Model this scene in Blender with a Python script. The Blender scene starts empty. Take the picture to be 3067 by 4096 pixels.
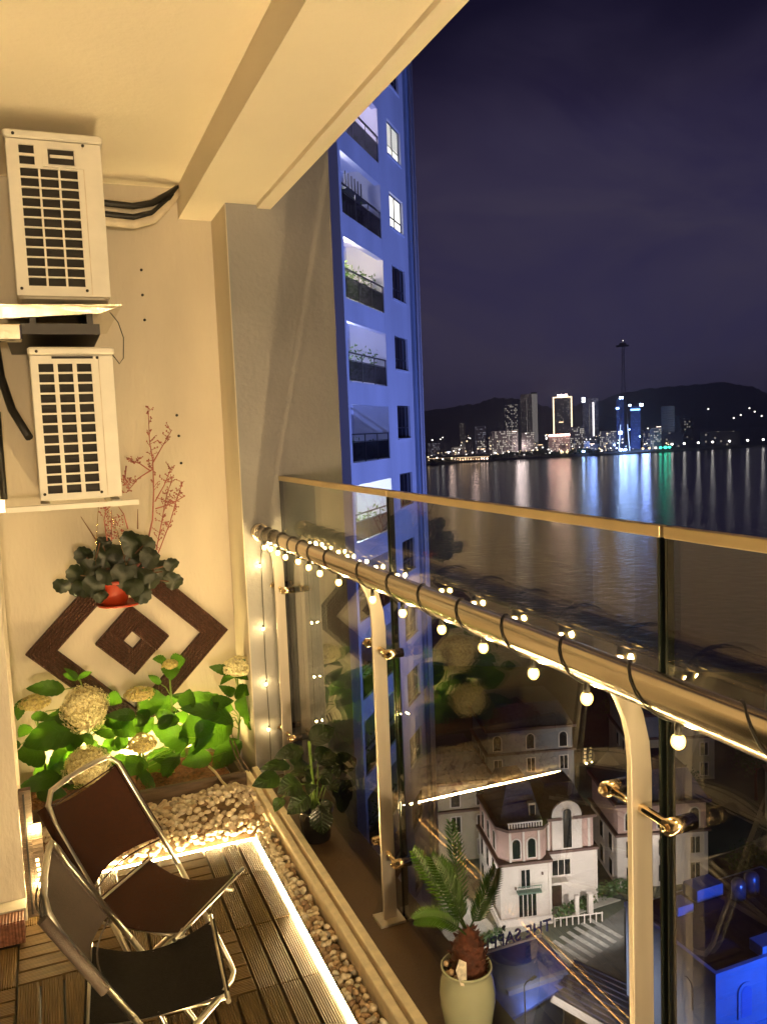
import bpy, bmesh, math, random
from mathutils import Vector, Matrix
R=math.radians
random.seed(7)
sc=bpy.context.scene
C=sc.collection

# ---------------------------------------------------------------- camera
cam=bpy.data.cameras.new('camera'); co=bpy.data.objects.new('camera',cam); C.objects.link(co)
cam.sensor_fit='HORIZONTAL'; cam.sensor_width=36; cam.lens=39.13; cam.clip_start=.05; cam.clip_end=20000
yaw,pit,rol=0.38047158,0.09532622,0.03975644
fw=Vector((math.sin(yaw)*math.cos(pit),math.cos(yaw)*math.cos(pit),-math.sin(pit)))
rt=Vector((math.cos(yaw),-math.sin(yaw),0)); dn=fw.cross(rt)
r2=math.cos(rol)*rt+math.sin(rol)*dn; d2=-math.sin(rol)*rt+math.cos(rol)*dn
mx=Matrix((r2,-d2,-fw)).transposed().to_4x4(); mx.translation=(0,0,1.47); co.matrix_world=mx
sc.camera=co

# ---------------------------------------------------------------- night sky
w=bpy.data.worlds.new('World'); sc.world=w; w.use_nodes=True
nt=w.node_tree; N=nt.nodes; Lk=nt.links; N.clear()
tc=N.new('ShaderNodeTexCoord'); sx=N.new('ShaderNodeSeparateXYZ'); Lk.new(tc.outputs['Generated'],sx.inputs[0])
no=N.new('ShaderNodeTexNoise'); no.inputs['Scale'].default_value=2.2; no.inputs['Detail'].default_value=3; no.inputs['Distortion'].default_value=.4
mp=N.new('ShaderNodeMapping'); mp.inputs['Scale'].default_value=(1,1,2.2); Lk.new(tc.outputs['Generated'],mp.inputs[0]); Lk.new(mp.outputs[0],no.inputs['Vector'])
ma=N.new('ShaderNodeMath'); ma.operation='MULTIPLY_ADD'; ma.inputs[1].default_value=.30; Lk.new(no.outputs['Fac'],ma.inputs[0]); Lk.new(sx.outputs['Z'],ma.inputs[2])
rp=N.new('ShaderNodeValToRGB'); Lk.new(ma.outputs[0],rp.inputs[0])
e=rp.color_ramp; e.elements[0].position=0; e.elements[0].color=(.036,.034,.085,1); e.elements[1].position=.95; e.elements[1].color=(.005,.004,.014,1)
for p,c in((.16,(.038,.033,.080,1)),(.28,(.031,.026,.071,1)),(.40,(.024,.019,.055,1)),(.47,(.014,.010,.034,1)),(.57,(.006,.0045,.017,1))):
    q=e.elements.new(p); q.color=c
bg=N.new('ShaderNodeBackground'); ou=N.new('ShaderNodeOutputWorld'); 
n2=N.new('ShaderNodeTexNoise'); n2.inputs['Scale'].default_value=3.1; n2.inputs['Detail'].default_value=6; n2.inputs['Roughness'].default_value=.6; n2.inputs['Distortion'].default_value=.8; Lk.new(mp.outputs[0],n2.inputs['Vector'])
cl=N.new('ShaderNodeMapRange'); cl.inputs['From Min'].default_value=.35; cl.inputs['From Max'].default_value=.7; cl.inputs['To Min'].default_value=0; cl.inputs['To Max'].default_value=.95; Lk.new(n2.outputs['Fac'],cl.inputs[0])
cm=N.new('ShaderNodeMix'); cm.data_type='RGBA'; Lk.new(cl.outputs[0],cm.inputs[0]); Lk.new(rp.outputs[0],cm.inputs[6]); cm.inputs[7].default_value=(.050,.041,.072,1)
dk=N.new('ShaderNodeMapRange'); dk.inputs['From Min'].default_value=.34; dk.inputs['From Max'].default_value=.58; dk.inputs['To Min'].default_value=1; dk.inputs['To Max'].default_value=.03; Lk.new(ma.outputs[0],dk.inputs[0])
dm=N.new('ShaderNodeMath'); dm.operation='MULTIPLY'; Lk.new(dk.outputs[0],dm.inputs[0]); Lk.new(cl.outputs[0],dm.inputs[1]); Lk.new(dm.outputs[0],cm.inputs[0])
Lk.new(cm.outputs[2],bg.inputs[0]); bg.inputs[1].default_value=1.0; Lk.new(bg.outputs[0],ou.inputs[0])
sc.view_settings.view_transform='Standard'; sc.view_settings.look='None'; sc.view_settings.exposure=0; sc.view_settings.gamma=1
sc.cycles.max_bounces=10; sc.cycles.diffuse_bounces=5; sc.cycles.transparent_max_bounces=16; sc.cycles.sample_clamp_indirect=12; sc.cycles.blur_glossy=.6

LED=(1.0,.71,.32); BULB=(1.0,.72,.30)
S_LED=440; S_BULB=1150; S_WALL=2100; S_UP=2000

# ---------------------------------------------------------------- helpers
LOC={}
def tag(o,label=None,cat=None,group=None,kind=None):
    if label:o['label']=label
    if cat:o['category']=cat
    if group:o['group']=group
    if kind:o['kind']=kind
    return o
def thing(name,label,cat,loc=(0,0,0),rz=0,group=None):
    o=bpy.data.objects.new(name,None); C.objects.link(o); o.location=loc; o.rotation_euler=(0,0,rz); o.empty_display_size=.05
    return tag(o,label,cat,group)
class B:
    def __init__(s): s.v=[];s.f=[];s.sm=[]
    def add(s,vs,fs,smooth=False):
        n=len(s.v); s.v+= [tuple(p) for p in vs]; s.f+=[tuple(i+n for i in f) for f in fs]; s.sm+=[smooth]*len(fs); return s
    def box(s,a,b):
        x0,y0,z0=[min(p,q) for p,q in zip(a,b)];x1,y1,z1=[max(p,q) for p,q in zip(a,b)]
        return s.add([(x0,y0,z0),(x1,y0,z0),(x1,y1,z0),(x0,y1,z0),(x0,y0,z1),(x1,y0,z1),(x1,y1,z1),(x0,y1,z1)],
          [(3,2,1,0),(4,5,6,7),(0,1,5,4),(1,2,6,5),(2,3,7,6),(3,0,4,7)])
    def rbox(s,a,b,r):   # box with chamfered vertical+horizontal edges
        x0,y0,z0=[min(p,q) for p,q in zip(a,b)];x1,y1,z1=[max(p,q) for p,q in zip(a,b)]
        rings=[]
        for z,i in((z0,r),(z0+r,0),(z1-r,0),(z1,r)):
            k=r+i*.0
            X0,X1,Y0,Y1=x0+i,x1-i,y0+i,y1-i
            rings.append([(X0+k,Y0,z),(X1-k,Y0,z),(X1,Y0+k,z),(X1,Y1-k,z),(X1-k,Y1,z),(X0+k,Y1,z),(X0,Y1-k,z),(X0,Y0+k,z)])
        vs=[p for q in rings for p in q]; fs=[tuple(range(7,-1,-1)),tuple(range(24,32))]
        for i in range(3):
            for j in range(8): fs.append((i*8+j,i*8+(j+1)%8,i*8+8+(j+1)%8,i*8+8+j))
        return s.add(vs,fs)
    def tube(s,pts,r,n=8,cap=True,closed=False):
        pts=[Vector(p) for p in pts]; m=len(pts)
        rs=r if isinstance(r,(list,tuple)) else [r]*m
        vs=[];up=None
        for i,p in enumerate(pts):
            if closed: t=pts[(i+1)%m]-pts[i-1]
            else: t=pts[min(i+1,m-1)]-pts[max(i-1,0)]
            if t.length<1e-9: t=Vector((0,0,1))
            t.normalize()
            if up is None:
                up=Vector((0,0,1)) if abs(t.z)<.9 else Vector((1,0,0))
            u=(up-t*up.dot(t))
            if u.length<1e-6: u=t.orthogonal()
            u.normalize(); up=u; v=t.cross(u)
            for k in range(n):
                a=2*math.pi*k/n; vs.append(p+(u*math.cos(a)+v*math.sin(a))*rs[i])
        fs=[]
        for i in range(m if closed else m-1):
            j=(i+1)%m
            for k in range(n): fs.append((i*n+k,i*n+(k+1)%n,j*n+(k+1)%n,j*n+k))
        s.add(vs,fs,True)
        if cap and not closed:
            b=len(s.v)-len(vs); s.f+=[tuple(b+k for k in range(n-1,-1,-1)),tuple(b+(m-1)*n+k for k in range(n))]; s.sm+=[False,False]
        return s
    def lathe(s,prof,c=(0,0,0),n=24,smooth=True):
        vs=[];fs=[];m=len(prof)
        for r,z in prof:
            for k in range(n):
                a=2*math.pi*k/n; vs.append((c[0]+r*math.cos(a),c[1]+r*math.sin(a),c[2]+z))
        for i in range(m-1):
            for k in range(n): fs.append((i*n+k,i*n+(k+1)%n,(i+1)*n+(k+1)%n,(i+1)*n+k))
        return s.add(vs,fs,smooth)
    def prism(s,poly,h,axis='z',o=0):
        # extrude 2d polygon along an axis from o to o+h
        n=len(poly)
        def P(a,b,c):
            return {'z':(a,b,c),'y':(a,c,b),'x':(c,a,b)}[axis]
        vs=[P(a,b,o) for a,b in poly]+[P(a,b,o+h) for a,b in poly]
        fs=[tuple(range(n-1,-1,-1)),tuple(range(n,2*n))]+[(i,(i+1)%n,n+(i+1)%n,n+i) for i in range(n)]
        return s.add(vs,fs)
    def ball(s,c,r,n=8,m=5,sq=(1,1,1)):
        vs=[(c[0],c[1],c[2]-r*sq[2])];fs=[]
        for i in range(1,m):
            a=math.pi*i/m
            for k in range(n):
                b=2*math.pi*k/n; vs.append((c[0]+r*sq[0]*math.sin(a)*math.cos(b),c[1]+r*sq[1]*math.sin(a)*math.sin(b),c[2]-r*sq[2]*math.cos(a)))
        vs.append((c[0],c[1],c[2]+r*sq[2]))
        for k in range(n):
            fs.append((0,1+(k+1)%n,1+k)); fs.append((len(vs)-1,1+(m-2)*n+k,1+(m-2)*n+(k+1)%n))
        for i in range(m-2):
            for k in range(n): fs.append((1+i*n+k,1+i*n+(k+1)%n,1+(i+1)*n+(k+1)%n,1+(i+1)*n+k))
        return s.add(vs,fs,True)
    def mesh(s,name,mat):
        me=bpy.data.meshes.new(name); me.from_pydata(s.v,[],s.f); me.polygons.foreach_set('use_smooth',s.sm)
        me.update(); bm=bmesh.new(); bm.from_mesh(me); bmesh.ops.recalc_face_normals(bm,faces=bm.faces); bm.to_mesh(me); bm.free()
        if mat: me.materials.append(mat)
        return me
    def build(s,name,mat,parent=None,world=True,bevel=0):
        # geometry given in world coordinates; the parent's location is taken off (parents built here are unrotated); world=False: local to parent
        off=Vector((0,0,0))
        if parent is not None and world:
            p=parent
            while p is not None: off=off+Vector(p.location); p=p.parent
            s.v=[tuple(Vector(q)-off) for q in s.v]
        o=bpy.data.objects.new(name,s.mesh(name,mat)); C.objects.link(o)
        if parent is not None: o.parent=parent
        if bevel:
            md=o.modifiers.new('bevel','BEVEL'); md.width=bevel; md.segments=2; md.limit_method='ANGLE'
        return o
def struct(o,label): return tag(o,label,kind='structure')
def inst(me,name,parent,loc,rot=(0,0,0),scale=(1,1,1)):
    o=bpy.data.objects.new(name,me); C.objects.link(o); o.parent=parent; o.location=loc; o.rotation_euler=rot; o.scale=scale; return o
def copy_tree(o,parent=None):
    c=o.copy(); C.objects.link(c); c.parent=parent
    for ch in list(o.children): copy_tree(ch,c)
    return c

# ---------------------------------------------------------------- materials
def mat(name,col,rough=.5,metal=0,var=.0,scale=8,bump=0,bscale=60,emit=None,es=0,spec=None,col2=None,trans=0,coat=0,stretch=(1,1,1),wear=None):
    m=bpy.data.materials.new(name); m.use_nodes=True; t=m.node_tree; p=t.nodes['Principled BSDF']; L=t.links
    p.inputs['Base Color'].default_value=(*col,1); p.inputs['Roughness'].default_value=rough; p.inputs['Metallic'].default_value=metal
    if spec is not None: p.inputs['Specular IOR Level'].default_value=spec
    if coat: p.inputs['Coat Weight'].default_value=coat
    g=t.nodes.new('ShaderNodeTexCoord'); mp=t.nodes.new('ShaderNodeMapping'); mp.inputs['Scale'].default_value=stretch; L.new(g.outputs['Object'],mp.inputs[0])
    if var or col2:
        n=t.nodes.new('ShaderNodeTexNoise'); n.inputs['Scale'].default_value=scale; n.inputs['Detail'].default_value=5; L.new(mp.outputs[0],n.inputs['Vector'])
        r=t.nodes.new('ShaderNodeValToRGB'); L.new(n.outputs['Fac'],r.inputs[0])
        a=[max(0,c*(1-var)) for c in col]; b=col2 if col2 else [min(1,c*(1+var)) for c in col]
        r.color_ramp.elements[0].position=.32; r.color_ramp.elements[0].color=(*a,1); r.color_ramp.elements[1].position=.68; r.color_ramp.elements[1].color=(*b,1)
        L.new(r.outputs[0],p.inputs['Base Color'])
        rr=t.nodes.new('ShaderNodeMapRange'); rr.inputs['To Min'].default_value=max(.02,rough*.8); rr.inputs['To Max'].default_value=min(1,rough*1.2); L.new(n.outputs['Fac'],rr.inputs[0]); L.new(rr.outputs[0],p.inputs['Roughness'])
    if bump:
        n2=t.nodes.new('ShaderNodeTexNoise'); n2.inputs['Scale'].default_value=bscale; n2.inputs['Detail'].default_value=4; L.new(mp.outputs[0],n2.inputs['Vector'])
        bp=t.nodes.new('ShaderNodeBump'); bp.inputs['Strength'].default_value=bump; bp.inputs['Distance'].default_value=.01; L.new(n2.outputs['Fac'],bp.inputs['Height']); L.new(bp.outputs[0],p.inputs['Normal'])
    if emit: p.inputs['Emission Color'].default_value=(*emit,1); p.inputs['Emission Strength'].default_value=es
    return m
def emat(name,col,s):
    m=bpy.data.materials.new(name); m.use_nodes=True; t=m.node_tree; t.nodes.clear()
    e=t.nodes.new('ShaderNodeEmission'); e.inputs[0].default_value=(*col,1); e.inputs[1].default_value=s; o=t.nodes.new('ShaderNodeOutputMaterial'); t.links.new(e.outputs[0],o.inputs[0]); return m
def leafmat(name,col,col2,trans=.4,rough=.35,vein=True,scale=9):
    m=bpy.data.materials.new(name); m.use_nodes=True; t=m.node_tree; p=t.nodes['Principled BSDF']; L=t.links
    g=t.nodes.new('ShaderNodeTexCoord'); n=t.nodes.new('ShaderNodeTexNoise'); n.inputs['Scale'].default_value=scale; n.inputs['Detail'].default_value=4; L.new(g.outputs['Object'],n.inputs[0])
    oi=t.nodes.new('ShaderNodeObjectInfo'); ad=t.nodes.new('ShaderNodeMath'); ad.operation='MULTIPLY_ADD'; ad.inputs[1].default_value=.5; L.new(oi.outputs['Random'],ad.inputs[0]); L.new(n.outputs['Fac'],ad.inputs[2])
    r=t.nodes.new('ShaderNodeValToRGB'); L.new(ad.outputs[0],r.inputs[0]); r.color_ramp.elements[0].position=.35; r.color_ramp.elements[0].color=(*col,1); r.color_ramp.elements[1].position=1.05 if False else 1.0; r.color_ramp.elements[1].color=(*col2,1)
    L.new(r.outputs[0],p.inputs['Base Color']); p.inputs['Roughness'].default_value=rough
    n3=t.nodes.new('ShaderNodeTexNoise'); n3.inputs['Scale'].default_value=55; L.new(g.outputs['Object'],n3.inputs[0])
    bp=t.nodes.new('ShaderNodeBump'); bp.inputs['Strength'].default_value=.35; bp.inputs['Distance'].default_value=.006; L.new(n3.outputs['Fac'],bp.inputs['Height']); L.new(bp.outputs[0],p.inputs['Normal'])
    if vein:
        at=t.nodes.new('ShaderNodeAttribute'); at.attribute_name='leafpos'; sp=t.nodes.new('ShaderNodeSeparateXYZ'); L.new(at.outputs['Vector'],sp.inputs[0])
        ab=t.nodes.new('ShaderNodeMath'); ab.operation='ABSOLUTE'; L.new(sp.outputs['Y'],ab.inputs[0])
        v1=t.nodes.new('ShaderNodeMath'); v1.operation='MULTIPLY_ADD'; v1.inputs[1].default_value=-.22; L.new(ab.outputs[0],v1.inputs[0]); L.new(sp.outputs['X'],v1.inputs[2])
        v2=t.nodes.new('ShaderNodeMath'); v2.operation='MULTIPLY'; v2.inputs[1].default_value=8*6.2832; L.new(v1.outputs[0],v2.inputs[0])
        v3=t.nodes.new('ShaderNodeMath'); v3.operation='COSINE'; L.new(v2.outputs[0],v3.inputs[0])
        v4=t.nodes.new('ShaderNodeMapRange'); v4.inputs['From Min'].default_value=.55; v4.inputs['From Max'].default_value=1; L.new(v3.outputs[0],v4.inputs[0])
        v5=t.nodes.new('ShaderNodeMapRange'); v5.inputs['From Min'].default_value=.10; v5.inputs['From Max'].default_value=.02; L.new(ab.outputs[0],v5.inputs[0])
        v6=t.nodes.new('ShaderNodeMath'); v6.operation='MAXIMUM'; L.new(v4.outputs[0],v6.inputs[0]); L.new(v5.outputs[0],v6.inputs[1])
        bp2=t.nodes.new('ShaderNodeBump'); bp2.inputs['Strength'].default_value=.5; bp2.inputs['Distance'].default_value=.003; bp2.invert=True; L.new(v6.outputs[0],bp2.inputs['Height']); L.new(bp.outputs[0],bp2.inputs['Normal']); L.new(bp2.outputs[0],p.inputs['Normal'])
        vm=t.nodes.new('ShaderNodeMix'); vm.data_type='RGBA'; vk=t.nodes.new('ShaderNodeMath'); vk.operation='MULTIPLY'; vk.inputs[1].default_value=.3; L.new(v6.outputs[0],vk.inputs[0]); L.new(vk.outputs[0],vm.inputs[0]); L.new(r.outputs[0],vm.inputs[6]); vm.inputs[7].default_value=(min(1,col2[0]*2),min(1,col2[1]*1.8),col2[2]*2,1); L.new(vm.outputs[2],p.inputs['Base Color'])
    tr=t.nodes.new('ShaderNodeBsdfTranslucent'); mm=t.nodes.new('ShaderNodeMix'); mm.data_type='RGBA'; mm.blend_type='MULTIPLY'; mm.inputs['Factor'].default_value=1
    br=t.nodes.new('ShaderNodeMix'); br.data_type='RGBA'; br.inputs['Factor'].default_value=.55; L.new(r.outputs[0],br.inputs[6]); br.inputs[7].default_value=(.16,.42,.02,1); L.new(br.outputs[2],tr.inputs[0])
    mi=t.nodes.new('ShaderNodeMixShader'); mi.inputs[0].default_value=trans; L.new(p.outputs[0],mi.inputs[1]); L.new(tr.outputs[0],mi.inputs[2])
    L.new(mi.outputs[0],t.nodes['Material Output'].inputs[0]); return m
def glassmat(name,tint=(.88,.92,.9),ior=1.5,rough=0.0,boost=1):
    m=bpy.data.materials.new(name); m.use_nodes=True; t=m.node_tree; t.nodes.clear(); L=t.links
    a=t.nodes.new('ShaderNodeBsdfTransparent'); a.inputs[0].default_value=(*tint,1)
    b=t.nodes.new('ShaderNodeBsdfGlossy'); b.inputs['Roughness'].default_value=rough
    f=t.nodes.new('ShaderNodeLayerWeight'); f.inputs[0].default_value=.5; f0=((ior-1)/(ior+1))**2*boost
    w5=t.nodes.new('ShaderNodeMath'); w5.operation='POWER'; w5.inputs[1].default_value=5; L.new(f.outputs['Facing'],w5.inputs[0])
    k=t.nodes.new('ShaderNodeMath'); k.operation='MULTIPLY_ADD'; k.inputs[1].default_value=1-f0; k.inputs[2].default_value=f0; k.use_clamp=True; L.new(w5.outputs[0],k.inputs[0])
    x=t.nodes.new('ShaderNodeMixShader'); L.new(k.outputs[0],x.inputs[0]); L.new(a.outputs[0],x.inputs[1]); L.new(b.outputs[0],x.inputs[2])
    o=t.nodes.new('ShaderNodeOutputMaterial'); L.new(x.outputs[0],o.inputs[0]); return m
def wpc(name,c1,c2,pitch=.0065):
    # grooved composite decking: fine ribs along local y
    m=mat(name,c1,.6,0,.25,14,col2=c2,stretch=(6,.6,6),spec=.22); t=m.node_tree; p=t.nodes['Principled BSDF']; L=t.links
    g=t.nodes.new('ShaderNodeTexCoord'); s=t.nodes.new('ShaderNodeSeparateXYZ'); L.new(g.outputs['Object'],s.inputs[0])
    a=t.nodes.new('ShaderNodeMath'); a.operation='MULTIPLY'; a.inputs[1].default_value=2*math.pi/pitch; L.new(s.outputs['X'],a.inputs[0])
    b=t.nodes.new('ShaderNodeMath'); b.operation='SINE'; L.new(a.outputs[0],b.inputs[0])
    bp=t.nodes.new('ShaderNodeBump'); bp.inputs['Strength'].default_value=.9; bp.inputs['Distance'].default_value=.0016; L.new(b.outputs[0],bp.inputs['Height']); L.new(bp.outputs[0],p.inputs['Normal']); return m
M={}
M['wall']=mat('cream_wall_paint',(.58,.515,.42),.75,0,.15,1.5,.3,45,stretch=(1.4,1.4,.5))
M['ceil']=mat('ceiling_paint',(.90,.82,.68),.8,0,.05,1.3,.2,50)
M['grey']=mat('grey_render',(.285,.275,.275),.85,0,.2,1.4,.35,40)
M['curb']=mat('tan_stone',(.80,.68,.48),.55,0,.12,30,.15,120)
M['ledge']=mat('brown_ledge',(.085,.048,.022),.5,0,.15,6,.1,80)
M['steel']=mat('brushed_steel',(.60,.53,.44),.42,.75,.06,40,.03,200,stretch=(1,1,.05))
M['rail']=mat('rail_steel',(.80,.72,.58),.2,1,.05,30,stretch=(1,.03,1))
M['clamp']=mat('clamp_steel',(.75,.6,.4),.15,1)
M['darkm']=mat('dark_metal',(.03,.028,.027),.45,.6)
M['black']=mat('black_rubber',(.012,.011,.011),.5)
M['white']=mat('ac_casing',(.74,.70,.62),.45,0,.06,12,.03,60)
M['slot']=mat('dark_coil',(.010,.007,.005),.7,.1,.4,60)
M['tin']=mat('shelf_steel',(.75,.7,.6),.18,1,.1,6,.25,7)
M['pipe']=mat('pipe_wrap',(.62,.54,.43),.7,0,.15,20,.4,40)
M['deck']=wpc('wpc_deck',(.085,.050,.016),(.15,.092,.036))
M['wood']=wpc('dark_wpc',(.045,.018,.012),(.075,.032,.022),.011)
M['wood2']=wpc('red_wpc',(.13,.05,.03),(.2,.085,.05),.009)
M['plank']=mat('weathered_timber',(.11,.075,.05),.8,0,.4,10,.5,40,stretch=(.5,6,6))
M['soil']=mat('coir_soil',(.16,.065,.025),.95,0,.5,60,.8,90)
M['floor']=mat('bed_mortar',(.20,.13,.07),.9,0,.3,40,.5,90)
M['led']=emat('led_glow',LED,S_LED); M['uplight']=emat('uplight_lens',(1,.74,.27),S_UP); M['bulb']=emat('bulb_glow',BULB,S_BULB)
M['glass']=glassmat('clear_glass',(.86,.89,.87),1.52,0,2.5)
M['gedge']=mat('gold_cap_rail',(.70,.56,.34),.42,.55,.14,5,stretch=(1,.6,1)); M['gedge2']=mat('dark_glass_edge',(.010,.014,.013),.15)
M['sling1']=mat('brown_sling',(.034,.010,.004),.7,0,.2,90,.25,400,spec=.2); M['sling2']=mat('charcoal_sling',(.006,.0045,.004),.7,0,.2,90,.25,400,spec=.2); M['sling3']=M['sling2']
M['alu']=mat('chair_tube',(.75,.7,.6),.28,1)
M['leaf']=leafmat('hydrangea_leaf',(.004,.017,.002),(.020,.060,.006),.5,.32)
M['leaf2']=leafmat('dark_leaf',(.004,.009,.003),(.012,.019,.006),.03,.24)
M['leaf3']=leafmat('begonia_leaf',(.004,.006,.003),(.011,.018,.006),.03,.45,False)
M['palm']=leafmat('sago_leaf',(.010,.028,.004),(.038,.07,.010),.2,.4,False)
M['stem']=mat('green_stem',(.16,.26,.04),.5,0,.2,30)
M['floret']=mat('cream_florets',(.80,.72,.42),.7,0,.3,90); M['floret2']=mat('tan_florets',(.50,.42,.15),.7,0,.35,90); M['fcore']=mat('flower_core',(.60,.52,.27),.9,0,.45,140,1,160)
M['pink']=mat('pink_dried_stem',(.30,.085,.07),.7,0,.2,50)
M['twig']=mat('twig',(.14,.06,.03),.8)
M['redpot']=mat('orange_plastic',(.28,.024,.004),.4); M['blackpot']=mat('black_gloss_pot',(.012,.010,.009),.12)
M['greenpot']=mat('pale_green_glaze',(.42,.44,.30),.16,0,.08,5,coat=.5); M['trunk']=mat('sago_trunk',(.09,.026,.012),.8,0,.4,60,.6,80)
M['hose']=mat('cream_pipe',(.72,.62,.44),.4)
PEB=[mat('pebble_%s'%n,c,.5,0,.3,25,.1,80) for n,c in(('cream',(.62,.52,.38)),('tan',(.42,.29,.17)),('brown',(.24,.15,.085)),('grey',(.36,.31,.25)),('white',(.72,.66,.55)))]

def shell(name,col,s,k):
    m=bpy.data.materials.new(name); m.use_nodes=True; t=m.node_tree; t.nodes.clear(); e=t.nodes.new('ShaderNodeEmission'); e.inputs[0].default_value=(*col,1); e.inputs[1].default_value=s; q=t.nodes.new('ShaderNodeBsdfTransparent'); x=t.nodes.new('ShaderNodeMixShader'); x.inputs[0].default_value=k
    o=t.nodes.new('ShaderNodeOutputMaterial'); t.links.new(q.outputs[0],x.inputs[1]); t.links.new(e.outputs[0],x.inputs[2]); t.links.new(x.outputs[0],o.inputs[0]); return m
M['bulbglass']=shell('bulb_glass',(1,.60,.14),8,.5)
HL=[ (0.001,3.544,0.487,-0.139,3.518,0.520,0.060),(-0.147,3.557,0.470,-0.185,3.537,0.390,0.047),(-0.132,3.583,0.387,-0.052,3.509,0.379,0.040),(0.056,3.521,0.334,-0.174,3.525,0.292,0.120),(-0.035,3.546,0.407,0.052,3.489,0.337,0.087),(-0.089,3.560,0.215,-0.201,3.507,0.263,0.103),(0.037,3.604,0.227,-0.089,3.571,0.162,0.082),(-0.046,3.524,0.146,-0.204,3.439,0.142,0.067),(0.056,3.583,0.513,0.111,3.590,0.532,0.026),(0.056,3.572,0.515,-0.002,3.566,0.545,0.036),(0.054,3.587,0.509,0.007,3.514,0.580,0.024),(0.158,3.596,0.411,0.219,3.575,0.390,0.062),(0.267,3.550,0.331,0.147,3.473,0.374,0.049),(0.282,3.607,0.354,0.397,3.574,0.379,0.117),(0.193,3.592,0.245,0.080,3.600,0.305,0.066),(0.269,3.591,0.309,0.265,3.604,0.224,0.066),(0.223,3.559,0.251,0.187,3.560,0.193,0.057),(0.477,3.564,0.160,0.330,3.578,0.269,0.097),(0.483,3.608,0.144,0.516,3.538,0.319,0.111),(0.672,3.534,0.242,0.447,3.475,0.361,0.098),(0.691,3.617,0.266,0.427,3.580,0.390,0.070),(0.690,3.583,0.312,0.879,3.533,0.202,0.108),(0.723,3.571,0.239,0.875,3.529,0.145,0.117),(0.668,3.555,0.253,0.497,3.534,0.150,0.129),(0.710,3.578,0.131,0.575,3.589,0.025,0.104),(0.569,3.528,0.104,0.438,3.521,0.100,0.076),(0.407,3.606,0.141,0.326,3.625,0.000,0.128),(0.258,3.527,0.120,0.321,3.443,0.002,0.045),(0.409,3.606,0.167,0.473,3.623,0.083,0.042),(0.473,3.550,0.122,0.580,3.507,0.213,0.042),(0.420,3.591,0.517,0.352,3.532,0.567,0.055),(0.426,3.603,0.513,0.490,3.581,0.531,0.072),(0.416,3.548,0.515,0.412,3.475,0.485,0.071),(0.384,3.605,0.433,0.336,3.624,0.476,0.029),(0.683,3.529,0.456,0.580,3.529,0.501,0.044),(0.689,3.561,0.438,0.843,3.496,0.429,0.056),(0.705,3.549,0.469,0.811,3.546,0.499,0.053),(0.697,3.607,0.420,0.626,3.532,0.420,0.039),(0.692,3.581,0.348,0.760,3.506,0.374,0.065),(0.694,3.592,0.344,0.623,3.545,0.404,0.043),(0.000,3.548,0.161,-0.091,3.546,0.134,0.064),(0.204,3.571,0.191,0.160,3.590,0.226,0.049),(0.274,3.491,0.172,0.209,3.399,0.136,0.089),(0.420,3.520,0.134,0.348,3.423,0.099,0.067),(0.097,3.540,0.254,0.038,3.501,0.295,0.048),(0.164,3.581,0.296,0.118,3.517,0.358,0.045),(0.507,3.524,0.203,0.596,3.531,0.273,0.076),(0.324,3.551,0.346,0.272,3.567,0.273,0.066),(-0.143,3.610,0.340,-0.185,3.567,0.312,0.048) ]
HF= [(-0.115, 3.56, 0.447, 0.063, 0.037, 0), (0.07, 3.56, 0.411, 0.099, 0.095, 1), (0.284, 3.56, 0.421, 0.066, 0.035, 2), (0.418, 3.56, 0.529, 0.033, 0.024, 2), (0.706, 3.56, 0.475, 0.077, 0.051, 3), (0.061, 3.48, 0.202, 0.097, 0.078, 4), (0.277, 3.48, 0.235, 0.061, 0.046, 0)]
BL=[ (0.804,2.820,0.365,0.909,2.840,0.399,0.050),(0.768,2.820,0.348,0.666,2.780,0.350,0.034),(0.729,2.820,0.292,0.609,2.760,0.330,0.030),(0.679,2.780,0.274,0.571,2.720,0.292,0.041),(0.749,2.760,0.245,0.656,2.720,0.249,0.056),(0.673,2.740,0.218,0.636,2.700,0.193,0.026),(0.772,2.740,0.202,0.680,2.700,0.176,0.045),(0.809,2.740,0.163,0.809,2.720,0.058,0.052),(0.897,2.800,0.168,0.921,2.800,0.082,0.042),(0.876,2.820,0.196,0.970,2.840,0.112,0.058),(0.841,2.850,0.268,0.909,2.890,0.298,0.054),(0.897,2.840,0.241,1.001,2.870,0.255,0.051),(0.782,2.840,0.279,0.727,2.820,0.316,0.038),(0.887,2.820,0.238,0.954,2.840,0.217,0.027),(0.813,2.820,0.224,0.783,2.820,0.262,0.035),(0.837,2.790,0.247,0.861,2.770,0.218,0.038) ]
GL=[ (0.019,3.534,0.910,0.040),(0.081,3.543,0.945,0.055),(0.115,3.560,1.017,0.051),(0.074,3.553,0.892,0.047),(0.191,3.548,1.011,0.056),(0.187,3.557,1.063,0.039),(0.254,3.602,1.017,0.053),(0.301,3.541,1.055,0.065),(0.350,3.530,1.051,0.048),(0.320,3.571,0.970,0.066),(0.293,3.503,0.920,0.060),(0.366,3.512,0.991,0.057),(0.433,3.607,0.918,0.058),(0.457,3.543,0.880,0.049),(0.457,3.547,0.951,0.040),(0.336,3.472,0.929,0.043),(0.130,3.528,0.968,0.051),(0.238,3.551,0.971,0.056) ]
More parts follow.
